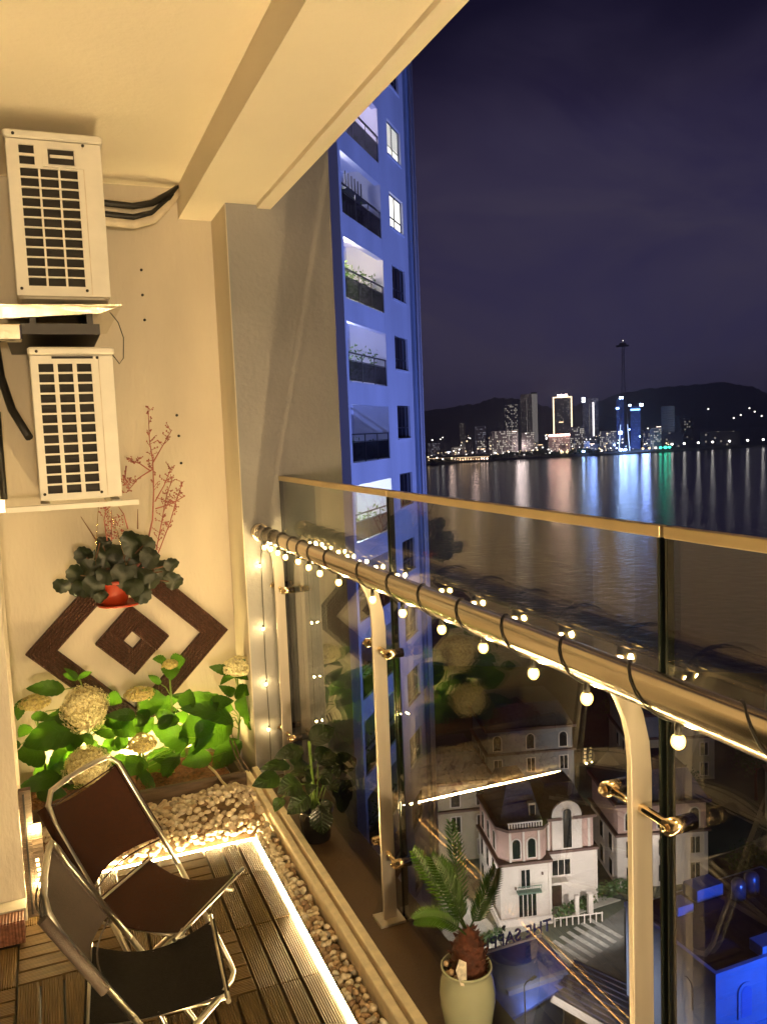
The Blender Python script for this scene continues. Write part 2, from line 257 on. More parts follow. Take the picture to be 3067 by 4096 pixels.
TW= [[(0.363, 3.55, 1.013), (0.389, 3.55, 1.148), (0.402, 3.55, 1.266), (0.404, 3.55, 1.388), (0.397, 3.55, 1.475), (0.402, 3.55, 1.617)], [(0.403, 3.55, 1.379), (0.446, 3.55, 1.447), (0.489, 3.55, 1.515)], [(0.393, 3.55, 1.349), (0.353, 3.55, 1.382), (0.304, 3.55, 1.401)], [(0.397, 3.55, 1.353), (0.341, 3.55, 1.322), (0.291, 3.55, 1.264)], [(0.402, 3.55, 1.222), (0.444, 3.55, 1.285), (0.484, 3.55, 1.366)], [(0.405, 3.55, 1.009), (0.427, 3.55, 1.145), (0.45, 3.55, 1.232), (0.481, 3.55, 1.318)], [(0.414, 3.55, 1.017), (0.46, 3.55, 1.129), (0.492, 3.55, 1.224), (0.523, 3.55, 1.298)], [(0.404, 3.55, 1.191), (0.461, 3.55, 1.204), (0.524, 3.55, 1.236)], [(0.163, 3.55, 1.079), (0.11, 3.55, 1.182)], [(0.204, 3.55, 1.075), (0.198, 3.55, 1.162), (0.209, 3.55, 1.205)], [(0.22, 3.55, 1.074), (0.229, 3.55, 1.199)], [(0.289, 3.55, 1.116), (0.277, 3.55, 1.178), (0.258, 3.55, 1.21)], [(0.327, 3.55, 1.113), (0.332, 3.55, 1.196)], [(0.298, 3.55, 1.376), (0.291, 3.55, 1.329), (0.301, 3.55, 1.285)], [(0.175, 3.55, 1.069), (0.159, 3.55, 1.014), (0.138, 3.55, 0.951), (0.16, 3.55, 0.91)]]
# ================================================================ balcony shell
G=-48.5
struct(B().box((-.7,-4.2,-.16),(.745,3.45,-.03)).build('floor_slab',M['floor']),'rough mortar slab under the deck and pebbles')
struct(B().box((-.75,3.75,-.16),(.745,3.95,2.55)).build('far_wall',M['wall']),'cream painted end wall behind the hydrangeas')
struct(B().box((-.75,2.92,-.03),(-.42,3.748,2.548)).build('recess_wall',M['wall']),'cream side wall of the air conditioner recess')
struct(B().box((-.72,2.72,-.03),(-.158,2.918,2.548)).build('wall_pier',M['wall']),'cream wall pier at the left edge of the balcony')
struct(B().box((-.72,2.05,-.03),(-.36,2.718,2.548)).build('left_wall',M['wall']),'cream left wall beside the pier')
struct(B().box((-.72,-4.2,-.03),(-.36,-.35,2.548)).build('left_wall',M['wall']),'cream left wall behind the camera')
struct(B().box((-.72,-.348,2.25),(-.36,2.048,2.548)).build('door_lintel',M['wall']),'cream lintel above the sliding door')
struct(B().box((-.72,-4.4,-.16),(1.0,-4.2,2.55)).build('end_wall',M['wall']),'cream end wall of the balcony behind the camera')
d=thing('sliding_door','dark glazed sliding door in the left balcony wall','door',(-.40,.85,0))
f=B()
for y in(-.345,.80,1.985): f.box((-.44,y,-.02),(-.385,y+.06,2.245))
f.box((-.44,-.285,-.02),(-.385,1.985,.05)); f.box((-.44,-.285,2.19),(-.385,1.985,2.245)); f.build('door_frame',M['darkm'],d)
B().box((-.42,-.284,.051),(-.412,.799,2.189)).build('glass_pane',mat('dark_room_glass',(.01,.01,.012),.05),d)
B().box((-.42,.861,.051),(-.412,1.984,2.189)).build('glass_pane',mat('dark_room_glass_2',(.01,.01,.012),.05),d)
struct(B().box((-.75,-4.4,2.55),(.62,3.95,2.75)).build('ceiling',M['ceil']),'warm cream balcony ceiling')
bm=B().box((.6,-4.2,2.42),(.87,3.449,2.549)).box((.6,3.449,2.42),(.744,3.748,2.549)).box((.62,-4.2,2.551),(1.02,3.449,2.9)).box((.872,-4.2,2.405),(.93,3.447,2.549))
struct(bm.build('ceiling_beam',M['ceil']),'cream edge beam running along the open side of the ceiling')
struct(B().box((.746,3.45,-49),(1.192,4.05,9)).build('column',M['grey']),'grey rendered column fin at the end of the balcony')
struct(B().box((.7415,3.4515,-.03),(.7457,3.748,2.418)).build('column_return',M['wall']),'narrow cream return on the left side of the grey column')
c=struct(B().box((.687,-4.2,-.03),(.712,3.449,.05)).build('kerb_inner',M['curb'],bevel=.004),'inner tan stone kerb beside the pebble channel')
struct(B().box((.721,-4.2,-.03),(.748,3.449,.058)).build('kerb_outer',M['curb'],bevel=.004),'outer tan stone kerb above the brown ledge')
struct(B().box((.748,-4.2,-.3),(.975,3.449,0)).build('ledge',M['ledge']),'brown painted ledge between the kerb and the glass')
struct(B().box((-.158,2.66,.035),(-.40,2.719,.075)).build('pier_base',mat('grey_skirting',(.30,.27,.23),.5,0,.15,20)),'grey stone base band of the wall pier')
t=thing('ribbed_step_box','brown ribbed timber box at the foot of the left pier','box',(-.25,2.62,0))
B().box((-.40,2.60,.0),(-.162,2.659,.07)).build('box_body',M['wood2'],t)
for i in range(8): B().box((-.392+i*.029,2.596,.004),(-.378+i*.029,2.5998,.066)).build('slat',M['wood2'],t)
t=thing('trim_post','narrow reddish timber trim post standing beside the left wall pier','post',(-.14,2.74,0))
B().box((-.157,2.735,0),(-.122,2.76,.41)).build('post_body',M['plank'],t); B().box((-.146,2.7315,.01),(-.14,2.7348,.40)).build('groove_strip',M['darkm'],t)

# ---------------- deck
deck=tag(B().box((-.62,-4.2,-.029),(.600,2.925,-.022)).build('deck_base',M['black']),'ribbed brown composite deck laid in squares with joints',kind='structure')
cache={}
def slat(w,l):
    k=(round(w,3),round(l,3))
    if k not in cache:
        b=B(); x,y=w/2-.0034,l/2-.0018; c=.002
        b.add([(-x,-y,-.02),(x,-y,-.02),(x,y,-.02),(-x,y,-.02),(-x,-y,-c),(x,-y,-c),(x,y,-c),(-x,y,-c),(-x+c,-y+c,0),(x-c,-y+c,0),(x-c,y-c,0),(-x+c,y-c,0)],
          [(0,1,5,4),(1,2,6,5),(2,3,7,6),(3,0,4,7),(4,5,9,8),(5,6,10,9),(6,7,11,10),(7,4,8,11),(8,9,10,11)])
        cache[k]=b.mesh('slat',M['deck'])
    return cache[k]
cols=[(.42,.60),(.12,.42),(-.18,.12),(-.48,-.18)]
rows=[(2.69,2.925)]+[(2.39-.3*i,2.69-.3*i) for i in range(8)]
for ci,(x0,x1) in enumerate(cols):
    for ri,(y0,y1) in enumerate(rows):
        if ci==3 and y1>2.6: y1=2.59
        if ci==3 and y1-y0<.05: continue
        par=(ci==0) or ((ci+ri)%2==0)
        tl=bpy.data.objects.new('deck_tile',None); C.objects.link(tl); tl.parent=deck; tl.location=((x0+x1)/2,(y0+y1)/2,random.uniform(-.001,.001))
        if par:
            n=round((x1-x0)/.06)
            for i in range(n): inst(slat((x1-x0)/n,y1-y0),'slat',tl,((i+.5-n/2)*(x1-x0)/n,0,random.uniform(-.0008,.0008)))
        else:
            n=max(1,round((y1-y0)/.06))
            for i in range(n): inst(slat((y1-y0)/n,x1-x0),'slat',tl,(0,(i+.5-n/2)*(y1-y0)/n,random.uniform(-.0008,.0008)),(0,0,R(90)))

# ---------------- LED strips
def led(name,label,pts,r=.0042):
    o=thing(name,label,'light strip',pts[0],group='glowing light strips around the deck')
    B().tube(pts,r,6).build('glow_tube',M['led'],o); return o
led('led_strip','long white glowing light strip between the deck edge and pebble channel',[(.6055,2.93,-.0034),(.6055,2.4,-.0034),(.606,1.8,-.0034),(.6055,1.1,-.0034),(.6055,-.6,-.0034),(.6055,-3.6,-.0034)])
led('led_strip','white glowing light strip along the back deck edge before the pebble heap',[(.60,2.931,-.0034),(.45,2.931,-.0034),(.25,2.9315,-.0034),(.03,2.931,-.0034),(-.10,2.9305,-.0034)])
t=thing('led_reel','loose end of light strip hanging beside the left pier','light strip',(-.115,2.735,.1),group='glowing light strips around the deck')
b=B()
for i in range(9): b.box((-.113-.0012*i,2.73,.05+i*.016),(-.103-.0012*i,2.733,.059+i*.016))
b.build('diode',emat('led_dim',LED,6),t); B().box((-.128,2.7335,.03),(-.098,2.736,.30)).build('backing_tape',M['plank'],t)
B().ball((-.116,2.724,.105),.006).build('bright_diode',M['bulb'],t); B().ball((-.118,2.724,.285),.007).build('bright_diode',M['bulb'],t)

struct(B().box((.6118,-4.1,-.02),(.6132,2.925,.0115)).build('deck_edge_profile',M['darkm']),'thin dark metal lip holding the light strip along the deck edge')  # lip added to block the strip's mirror image in the glass
# ---------------- pebbles
pm=[]
for k in range(10):
    rr=random.Random(k); b=B().ball((0,0,0),1,8,4,(1,rr.uniform(.62,.9),rr.uniform(.5,.72)))
    b.v=[(x*rr.uniform(.9,1.1),y*rr.uniform(.9,1.1),z*rr.uniform(.9,1.08)) for x,y,z in b.v]
    pm.append((b,b.mesh('pebble',PEB[[0,1,2,3,2,0,1,4,1,2][k]])))
bed=tag(B().box((-.25,2.94,-.03),(.686,3.37,-.012)).box((.609,-.4,-.03),(.686,2.939,-.012)).build('pebble_bed',M['floor']),'bed of rounded pebbles behind and beside the deck',kind='structure')
places=[]
rp_=random.Random(11)
y=2.94
while y>1.0:
    for x in(.652,.671): places.append((x+rp_.uniform(-.007,.006),y+rp_.uniform(-.009,.009),rp_.uniform(-.002,.008),rp_.uniform(.011,.0185),0))
    if rp_.random()<.55: places.append((.65+rp_.uniform(-.02,.02),y,rp_.uniform(.014,.024),rp_.uniform(.010,.016),0))
    y-=.0265
y=2.93
while y>1.2:
    places.append((.6265+rp_.uniform(-.0015,.0025),y,.008+rp_.uniform(0,.003),rp_.uniform(.0125,.0155),0)); y-=rp_.uniform(.0165,.0205)
y=2.92
while y>1.2:
    places.append((.643+rp_.uniform(-.003,.003),y,.016+rp_.uniform(0,.006),rp_.uniform(.012,.016),0)); y-=rp_.uniform(.019,.027)
def heap(x,y): return .004+.05*math.exp(-((x-.56)/.13)**2-((y-3.22)/.12)**2)+.016*math.exp(-((y-3.2)/.15)**2)
hp=[]
for i in range(1500):
    x,y=rp_.uniform(-.2,.675),rp_.uniform(2.955,3.35)
    s=rp_.uniform(.013,.023)
    if x>.40: s*=.85
    if all((x-p[0])**2+(y-p[1])**2>((s+p[3])*.66)**2 for p in hp): hp.append((x,y,heap(x,y)+s*.3,s,1))
for i in range(210):
    x,y=rp_.uniform(-.1,.64),rp_.uniform(2.98,3.34); s=rp_.uniform(.010,.016); hp.append((x,y,heap(x,y)+.012+s*.4,s,1))
allp=places+hp
allp.sort(key=lambda p:-(p[3]/math.dist(p[:3],(0,0,1.47))) if p[1]>1.68 else 0)
stuff=B()
for i,(x,y,z,s,k) in enumerate(allp):
    j=rp_.randrange(10)
    if k==1 and rp_.random()<.6: j=rp_.choice([0,0,7,7,5])
    rot=(rp_.uniform(-.5,.5),rp_.uniform(-.5,.5),rp_.uniform(0,6.3))
    if i<298: inst(pm[j][1],'pebble',bed,(x,y,z),rot,(s,s,s))
    else:
        mm=Matrix.Translation((x,y,z))@Matrix.Rotation(rot[2],4,'Z')@Matrix.Rotation(rot[0],4,'X')@Matrix.Scale(s,4)
        stuff.add([mm@Vector(v) for v in pm[j][0].v],pm[j][0].f,True)
tag(stuff.build('small_pebbles',PEB[0],bed),kind='stuff')

# ---------------- planter, soil, pipe
t=thing('timber_planter','low weathered timber planter full of hydrangeas against the end wall','planter',(.25,3.37,0))
B().box((-.40,3.37,-.02),(.682,3.395,.072)).build('front_board',M['plank'],t,bevel=.004)
B().box((.66,3.396,-.02),(.682,3.745,.07)).build('end_board',M['plank'],t)
s=B(); n=24
vs=[];fs=[]
for i in range(n+1):
    for j in range(9):
        x=-.40+1.03*i/n; y=3.396+.35*j/8; vs.append((x,y,.035+.018*math.sin(x*23+j)*math.cos(j*1.7+x*9)+random.uniform(-.006,.006)))
for i in range(n):
    for j in range(8): fs.append((i*9+j,(i+1)*9+j,(i+1)*9+j+1,i*9+j+1))
s.add(vs,fs,True)
for i in range(700):
    x,y=random.uniform(-.38,.62),random.uniform(3.4,3.7); a=random.uniform(0,6.3); l=random.uniform(.006,.02); z=.05+random.uniform(0,.012)
    s.add([(x,y,z),(x+l*math.cos(a),y+l*math.sin(a),z+random.uniform(-.004,.006)),(x+.002,y+.002,z+.003)],[(0,1,2)])
tag(s.build('soil',M['soil'],t),kind='stuff')
tag(B().tube([(.545,3.47,.085),(.56,3.40,.082),(.575,3.345,.06),(.60,3.24,.05),(.625,3.13,.045)],.0055,8).build('cream_pipe',M['hose']),'thin cream pipe lying over the planter board onto white pebbles','pipe')
for k,(x0,x1) in enumerate(((.662,.672),(.678,.690))):
    tag(B().tube([(x0,3.66,.16),(x0+.004,3.5,.095),(x1,3.36,.08)],.004,8).build('thin_conduit',M['plank']),['brown conduit leaning down from the wall corner nearest the planter','brown conduit leaning beside the column foot'][k],'pipe',group='conduits by the column foot')

# ---------------- diamonds on the wall
def rib_plank(p,q,wd,th,y0,nm,parent,cut0=0,cut1=0):
    # ribbed plank on the wall plane from p to q (x,z), width wd; profile of ribs
    p=Vector((p[0],0,p[1]));q=Vector((q[0],0,q[1])); t=(q-p).normalized(); s=Vector((-t.z,0,t.x)); k=7
    prof=[]
    for i in range(k):
        a=-wd/2+wd*i/k; b=wd/k
        prof+= [(a,th-.004),(a+b*.22,th),(a+b*.78,th),(a+b,th-.004)]
    prof=[(-wd/2,0)]+prof+[(wd/2,0)]
    vs=[]
    for e,cu in((p,cut0),(q,cut1)):
        for a,h in prof: vs.append(e+s*a+t*(cu*a)-Vector((0,h,0))+Vector((0,y0,0)))
    m=len(prof); fs=[(i,i+1,m+i+1,m+i) for i in range(m-1)]+[tuple(range(m)),tuple(range(2*m-1,m-1,-1)),(m-1,0,m,2*m-1)]
    return B().add(vs,fs).build(nm,M['wood'],parent)
t=thing('outer_diamond','large dark brown ribbed diamond frame mounted on the cream wall','wall decoration',(.283,3.748,.605))
hd=.425; cx,cz=.283,.605; wd=.088; hi=hd-wd*.7071
pts=[(cx-hi,cz),(cx,cz+hi),(cx+hi,cz),(cx,cz-hi)]
for i in range(4): rib_plank(pts[i],pts[(i+1)%4],wd,.028,3.748,'plank',t,-1,1)
t=thing('inner_diamond','small dark brown ribbed diamond of four planks inside the larger frame','wall decoration',(.29,3.748,.612))
cx,cz=.29,.612; o2=.155; wi=.082
# pinwheel of four planks rotated 45 degrees
for i in range(4):
    a=R(45+90*i); ux,uz=math.cos(a),math.sin(a); vx,vz=-uz,ux; half=o2*.7071
    off=half-wi/2; p=(cx+ux*off-vx*(half),cz+uz*off-vz*(half)); q=(cx+ux*off+vx*(half-wi-.001),cz+uz*off+vz*(half-wi-.001))
    rib_plank(p,q,wi,.03 if i%2 else .036,3.748,'plank',t)
for x,z in((.432,2.20),(.43,2.095),(.432,1.99),(.542,1.58),(.545,1.49),(.548,1.37)):
    o=B().lathe([(0,0),(.006,0),(.006,.006),(0,.006)],n=8).build('wall_anchor',M['darkm']); o.location=(x,3.749,z); o.rotation_euler=(R(90),0,0)
    row=x<.5; h='top' if z in(2.20,1.58) else ('middle' if z in(2.095,1.49) else 'bottom')
    tag(o,'%s rusty anchor bolt of the %s row in the end wall'%(h,'higher' if row else 'lower'),'bolt',group='anchor bolts in the end wall')

# ---------------- air conditioners
def aircon(label,x0,x1,y0,z0,z1,kind):
    t=thing('air_conditioner',label,'air conditioner',((x0+x1)/2,y0,z0),group='air conditioner units stacked on the end wall')
    y1=y0+.70
    b=B().rbox((x0,y0+.022,z0+.006),(x1,y1,z1-.026),.012); b.build('casing',M['white'],t)
    B().rbox((x0-.004,y0-.004,z1-.026),(x1+.004,y1+.004,z1),.006).build('lid',M['white'],t)
    W=x1-x0; H=z1-z0
    X=lambda f:x0+W*f; Z=lambda f:z0+H*f
    if kind==1:
        cc=[(.135,.318),(.340,.523),(.545,.728)]; ztop,zbot,n=.785,.075,12; strip=.79
        cells=[(c,ztop-(i+1)*(ztop-zbot)/n+.0045,ztop-i*(ztop-zbot)/n-.0045) for c in cc for i in range(n)]+[((.135,.29),.800,.850),((.135,.29),.865,.915)]
    else:
        cc=[(.10,.275),(.325,.50),(.55,.725)]; ztop,zbot,n=.90,.055,13; strip=.81
        cells=[(c,ztop-(i+1)*(ztop-zbot)/n+.006,ztop-i*(ztop-zbot)/n-.006) for c in cc for i in range(n)]
    # front sheet with real openings: vertical strips and horizontal bars
    g=B(); th=.010
    xs=sorted({0.012,.988}|{v for c in cc for v in c}); cols_=[c for c in cc]
    edges=[.012]+[v for c in cc for v in c]+[.988]
    for i in range(0,len(edges),2): g.box((X(edges[i]),y0,Z(.02)),(X(edges[i+1]),y0+th,Z(.945)))
    for c in cc:
        zs=[];z=.02
        mine=sorted([(a,b2) for cel,a,b2 in cells if abs(cel[0]-c[0])<1e-6])
        for a,b2 in mine: zs.append((z,a)); z=b2
        zs.append((z,.945))
        for a,b2 in zs: g.box((X(c[0]),y0+.001,Z(a)),(X(c[1]),y0+th,Z(b2)))
    if kind==1:
        g.box((X(.29),y0+.0012,Z(.79)),(X(.318),y0+th-.0005,Z(.92)))
    g.build('grille',M['white'],t)
    B().box((X(.03),y0+.013,Z(.03)),(X(.97),y0+.0215,Z(.93))).build('coil',M['slot'],t)
    B().box((X(strip),y0-.0015,Z(.03)),(X(strip)+.003,y0-.0003,Z(.94))).build('seam',M['pipe'],t)
    if kind==1:
        h=B().box((X(.37),y0-.006,Z(.79)),(X(.80),y0-.0005,Z(.80))).box((X(.37),y0-.006,Z(.90)),(X(.80),y0-.0005,Z(.91))).box((X(.37),y0-.006,Z(.80)),(X(.42),y0-.0005,Z(.90))).box((X(.71),y0-.006,Z(.80)),(X(.80),y0-.0005,Z(.90)))
        h.build('handle_plate',M['white'],t); B().box((X(.43),y0-.003,Z(.81)),(X(.70),y0-.0006,Z(.895))).build('handle_recess',M['slot'],t); B().box((X(.45),y0-.007,Z(.845)),(X(.69),y0-.0032,Z(.862))).build('handle_bar',M['white'],t)
    else:
        B().box((X(.26),y0-.004,Z(.925)),(X(.75),y0-.0005,Z(.94))).build('handle_lip',M['slot'],t)
    for fx,fz in((.06,.06),(.74,.055),(.09,.97),(.80,.93)):
        o=B().lathe([(0,0),(.005,0),(.005,.004),(0,.004)],n=8).build('screw',M['darkm'],t,world=False); o.location=(X(fx)-(x0+x1)/2,-.0045 if fz<.96 else -.006,Z(fz)-z0); o.rotation_euler=(R(90),0,0)
    # fan guard on the long side
    gd=B()
    for r_ in(.05,.10,.15,.20):
        gd.tube([(x1+.004,y0+.32+r_*math.cos(a*.3927),(z0+z1)/2+r_*math.sin(a*.3927)) for a in range(16)],.003,5,closed=True)
    gd.build('fan_guard',M['slot'],t)
    return t
aircon('upper air conditioner with handle plate, tucked beneath the ceiling',-.052,.243,3.0,1.95,2.485,1)
aircon('lower air conditioner with three separate slot columns, above the hanging plant',-.03,.235,3.0,1.277,1.795,2)
t=thing('steel_tray','bent shiny steel tray under the upper air conditioner','shelf',(.07,3.0,1.9))
B().add([(-.14,2.96,1.925),(.27,2.96,1.93),(.27,3.72,1.93),(-.14,3.72,1.925),(-.15,2.97,1.878),(.20,2.985,1.905)],[(0,1,2,3),(0,4,5,1)]).build('tray_sheet',M['tin'],t)
o=t.children[0]; md=o.modifiers.new('s','SOLIDIFY'); md.thickness=.004
B().box((-.10,3.03,1.84),(.20,3.70,1.875)).box((-.02,3.04,1.875),(.0,3.7,1.922)).box((.16,3.04,1.875),(.18,3.7,1.922)).build('angle_bracket',M['darkm'],t)
B().box((-.125,2.975,1.812),(-.045,3.03,1.868)).build('end_cap',M['tin'],t,bevel=.006)
t=thing('wall_bracket','pale steel angle bracket carrying the lower air conditioner','shelf',(.07,3.0,1.26))
B().box((-.135,2.985,1.255),(.285,3.012,1.272)).box((-.03,3.013,1.252),(0,3.748,1.2755)).box((.2,3.013,1.252),(.23,3.748,1.2755)).build('bracket_bar',M['white'],t)
B().box((-.158,2.98,1.258),(-.137,3.02,1.30)).build('bracket_end',M['tin'],t)
for z in(1.225,1.17): 
    o=B().tube([(-.175+.012*math.cos(a*.5236),2.716,z+.012*math.sin(a*.5236)) for a in range(12)],.0022,5,closed=True).build('ring_hook',M['darkm']); tag(o,'dark ring hook on the wall pier, %s of two'%('upper' if z>1.2 else 'lower'),'hook',group='ring hooks on the pier')
t=thing('refrigerant_pipes','wrapped pipes sagging from the upper air conditioner to the ceiling corner','pipes',(.25,3.6,2.4))
for k,(dz,dy,m_) in enumerate(((.0,0,'darkm'),(-.022,.02,'pipe'),(-.045,0,'darkm'),(-.072,.0,'pipe'),(.018,.05,'pipe'))):
    pts=[(.20,3.62+dy,2.445+dz),(.30,3.62+dy,2.435+dz),(.40,3.62+dy,2.43+dz),(.48,3.63+dy,2.45+dz*.9),(.55,3.65+dy,2.495+dz*.55),(.60,3.69,2.535+dz*.1)]
    B().tube(pts,.0135 if k!=3 else .018,8).build('pipe_run',M[m_],t)
tag(B().tube([(.235,3.02,1.915),(.26,3.02,1.88),(.275,3.03,1.83),(.27,3.03,1.76),(.255,3.02,1.74),(.23,3.01,1.775),(.21,3.0,1.79)],.0018,5).build('loose_wire',M['black']),'thin black wire looping off the steel tray','wire')
t=thing('drain_hose','dark corrugated hose hanging left of the lower air conditioner','hose',(-.1,3.3,1.6))
B().tube([(-.14,3.3,1.85),(-.13,3.28,1.72),(-.10,3.2,1.6),(-.05,3.1,1.5)],.014,8).build('hose_body',M['black'],t); B().tube([(-.155,3.35,1.6),(-.155,3.35,1.28)],.012,8).build('riser',M['darkm'],t)

t=thing('wall_lamp','round glowing lamp on the end wall behind the camera','lamp',(.1,-4.2,1.25))  # globe added out of view to supply warm light from behind the camera
B().ball((.1,-4.06,1.25),.10,20,12).build('globe',emat('wall_lamp_glow',(1.0,.74,.42),S_WALL),t); B().tube([(.1,-4.2,1.25),(.1,-4.15,1.25)],.05,16).build('wall_plate',M['darkm'],t)

for k,(x,y) in enumerate(((.0,3.705),(.27,3.71),(.545,3.71))):
    t=thing('garden_uplight',['small garden uplight hidden behind the left hydrangeas','small garden uplight hidden behind the middle hydrangeas','small garden uplight in the planter corner nearest the column'][k],'lamp',(x,y,.04),group='uplights in the planter')
    B().lathe([(0,-.02),(.012,-.02),(.018,.02),(.018,.026),(.015,.026)],(x,y,.05),14).build('housing',M['darkm'],t); B().lathe([(.0148,.0245),(0,.0247)],(x,y,.05),14).build('lens',M['uplight'],t)
# ================================================================ railing
RX,RZ=.81,1.072; RR=.0295
t=thing('handrail','round brushed steel handrail sloping toward the camera, wound with bulbs','handrail',(RX,1,RZ))
B().tube([(RX,y,RZ) for y in(-4.19,-1,0,.6,1.2,1.8,2.4,3.0,3.449)],RR,28).build('rail_tube',M['rail'],t)
B().tube([(RX,3.42,RZ),(RX,3.4495,RZ)],.037,24).build('wall_flange',M['rail'],t)
def post(y,label):
    t=thing('railing_post',label,'post',(.862,y,0),group='flat steel posts of the glass railing')
    # flat plate whose top bends inwards under the rail
    prof=[(.842,.0),(.842,.92),(.839,.96),(.831,.995),(.818,1.025),(.810,1.041),(.826,1.046),(.838,1.050),(.852,1.035),(.868,1.0),(.880,.95),(.884,.90),(.884,0)]
    B().prism(prof,.012,'y',y-.006).build('plate',M['steel'],t,bevel=.0015)
    B().box((.82,y-.035,.0005),(.90,y+.035,.008)).build('base_plate',M['steel'],t)
    for z in(.84,.215):
        r=B().tube([(.862,y-.085,z),(.862,y+.085,z)],.0075,12).build('clamp_bar',M['clamp'],t)
        for s in(-1,1):
            h=B().tube([(.849,y+s*.078,z),(.852,y+s*.078,z),(.852,y+s*.078,z),(.9035,y+s*.078,z)],[.0125,.0125,.0135,.0135],16).build('clamp_stud',M['clamp'],r,world=True)
            B().lathe([(0,0),(.006,0),(.006,.005),(0,.005)],n=6).build('cap_nut',M['clamp'],r,world=False).matrix_local=Matrix.Translation((-.02,s*.078,z))@Matrix.Rotation(R(90),4,'Y')
    return t
post(1.075,'nearest flat steel railing post with bent top, at the picture right')
post(2.235,'middle flat steel railing post, between the two potted ledge plants')
post(3.36,'farthest flat steel railing post, beside the grey column')
post(-.07,'flat steel railing post behind the camera')
ys=[3.440,2.225,1.065,-.09,-1.25]
lab=['far glass railing panel beside the grey column','middle glass railing panel facing the bay','near glass railing panel at the right picture edge','glass railing panel behind the camera']
for i in range(4):
    y1,y0=ys[i]-.009,ys[i+1]+.009
    t=thing('glass_panel',lab[i],'glass panel',(.911,(y0+y1)/2,0),group='glass panels of the railing')
    B().box((.905,y0+.003,-.22),(.918,y1-.003,1.2835)).build('pane',M['glass'],t)
    B().box((.9025,y0-.004,1.284),(.9205,y1+.004,1.303)).build('cap_rail',M['gedge'],t,bevel=.0015)
    for yy in(y0,y1): 
        B().box((.9045,yy-.0025,-.22),(.9185,yy+.0025,1.2835)).build('side_edge',M['gedge2'],t)
# ================================================================ string lights on the rail
loops=[3.40,3.31,3.20,3.08,2.93,2.81,2.69,2.52,2.222,1.995,1.80,1.60,1.41,1.21,1.03,.80,.55,.25]
sl=thing('string_light','warm bulb string on black cable wound round the handrail','string lights',(RX,1.5,RZ))
path=[]; bl=[]
rr=random.Random(5)
for i,yl in enumerate(loops):
    nx=loops[i+1] if i+1<len(loops) else yl-.25
    dy=min(.11,(yl-nx)*.5)
    for k in range(7):
        a=R(90+180*k/6); path.append((RX+.0322*math.cos(a),yl-dy*k/6,RZ+.0322*math.sin(a)))
    bl.append((RX-.004+rr.uniform(-.006,.006),yl-dy+rr.uniform(-.01,.01)))
    y0=yl-dy
    for k in range(1,6):
        a=R(270+180*k/6); path.append((RX+.0322*math.cos(a),y0+(nx-y0)*k/6,RZ+.0322*math.sin(a)))
B().tube(path,.0018,6).build('cable',M['black'],sl)
bs=B().ball((0,0,0),.0105,12,8,(1,1,1.15)).mesh('bulb',M['bulbglass']); core=B().ball((0,0,0),.0058,8,6,(1,1,1.2)).mesh('filament',M['bulb']); sk=B().tube([(0,0,.009),(0,0,.028)],[.006,.0045],8).mesh('socket',M['black'])
def bulb(x,y,z,p):
    o=inst(bs,'bulb',p,(x-p.location.x,y-p.location.y,z-p.location.z)); inst(sk,'socket',o,(0,0,0)); inst(core,'filament',o,(0,0,0)); return o
for x,y in bl: bulb(x,y,RZ-.0322-.022+rr.uniform(-.004,.002),sl)
s2=thing('string_light','warm bulb string hanging straight down beside the far railing post','string lights',(.80,3.40,.7))
B().tube([(.815,3.425,1.04),(.806,3.425,.95),(.803,3.42,.75),(.80,3.42,.55),(.803,3.42,.2),(.80,3.42,.02)],.0018,5).build('cable',M['black'],s2)
for z in(.93,.66,.42,.22):
    o=bulb(.798,3.420,z,s2); o.scale=(.55,.55,.6)
# ================================================================ plants on the ledge
def veins(o,n):
    me=o.data; a=me.attributes.new('leafpos','FLOAT_VECTOR','POINT')
    for i,d in enumerate(a.data): d.vector=((i//5)/n,((i%5)-2)/2,0)
    return o
def leafgeo(b,base,tip,wd,curl=.12,fold=.18,ser=0,n=7,up=Vector((0,0,1)),view=None):
    base=Vector(base);tip=Vector(tip);ax=tip-base;L=ax.length;ax.normalize()
    nn=(view if view is not None else up).copy(); nn=nn-ax*nn.dot(ax)
    if nn.length<1e-4: nn=ax.orthogonal()
    nn.normalize(); sd=ax.cross(nn)
    vs=[];fs=[]
    for i in range(n+1):
        t=i/n; ww=wd/2*(math.sin(math.pi*min(1,t**.82))**.75)*(1-.12*t)
        if i==n: ww=.0004
        if i==0: ww=wd*.03
        c=base+ax*L*t+nn*(curl*L*math.sin(math.pi*t)-curl*.7*L*t*t)
        if ser: ww*=1+ser*(1 if i%2 else -1)
        for s,h in((-1,fold),(-.5,fold*.42),(0,0),(.5,fold*.42),(1,fold)): vs.append(c+sd*ww*s+nn*ww*(h+.05*math.sin(i*2.3+s*3)))
    for i in range(n):
        for j in range(4): fs.append((i*5+j,i*5+j+1,i*5+6+j,i*5+5+j))
    return b.add(vs,fs,True)
cv=Vector((-.12,-.80,.58))
t=thing('black_pot_plant','dark leafy plant in a glossy black pot on the brown ledge','potted plant',(.815,2.82,0))
B().lathe([(0,.002),(.048,.002),(.052,.01),(.064,.112),(.067,.114),(.067,.122),(.061,.122),(.058,.10),(0,.098)],(.815,2.82,0),28).build('pot',M['blackpot'],t)
for bx,by,bz,tx,ty,tz,wd in BL:
    o=leafgeo(B(),(bx,by,bz),(tx,ty,tz),wd*1.75,.10,.16,view=cv+Vector((random.uniform(-.3,.3),0,random.uniform(-.2,.3)))).build('leaf',M['leaf2'],t); veins(o,7)
s=B()
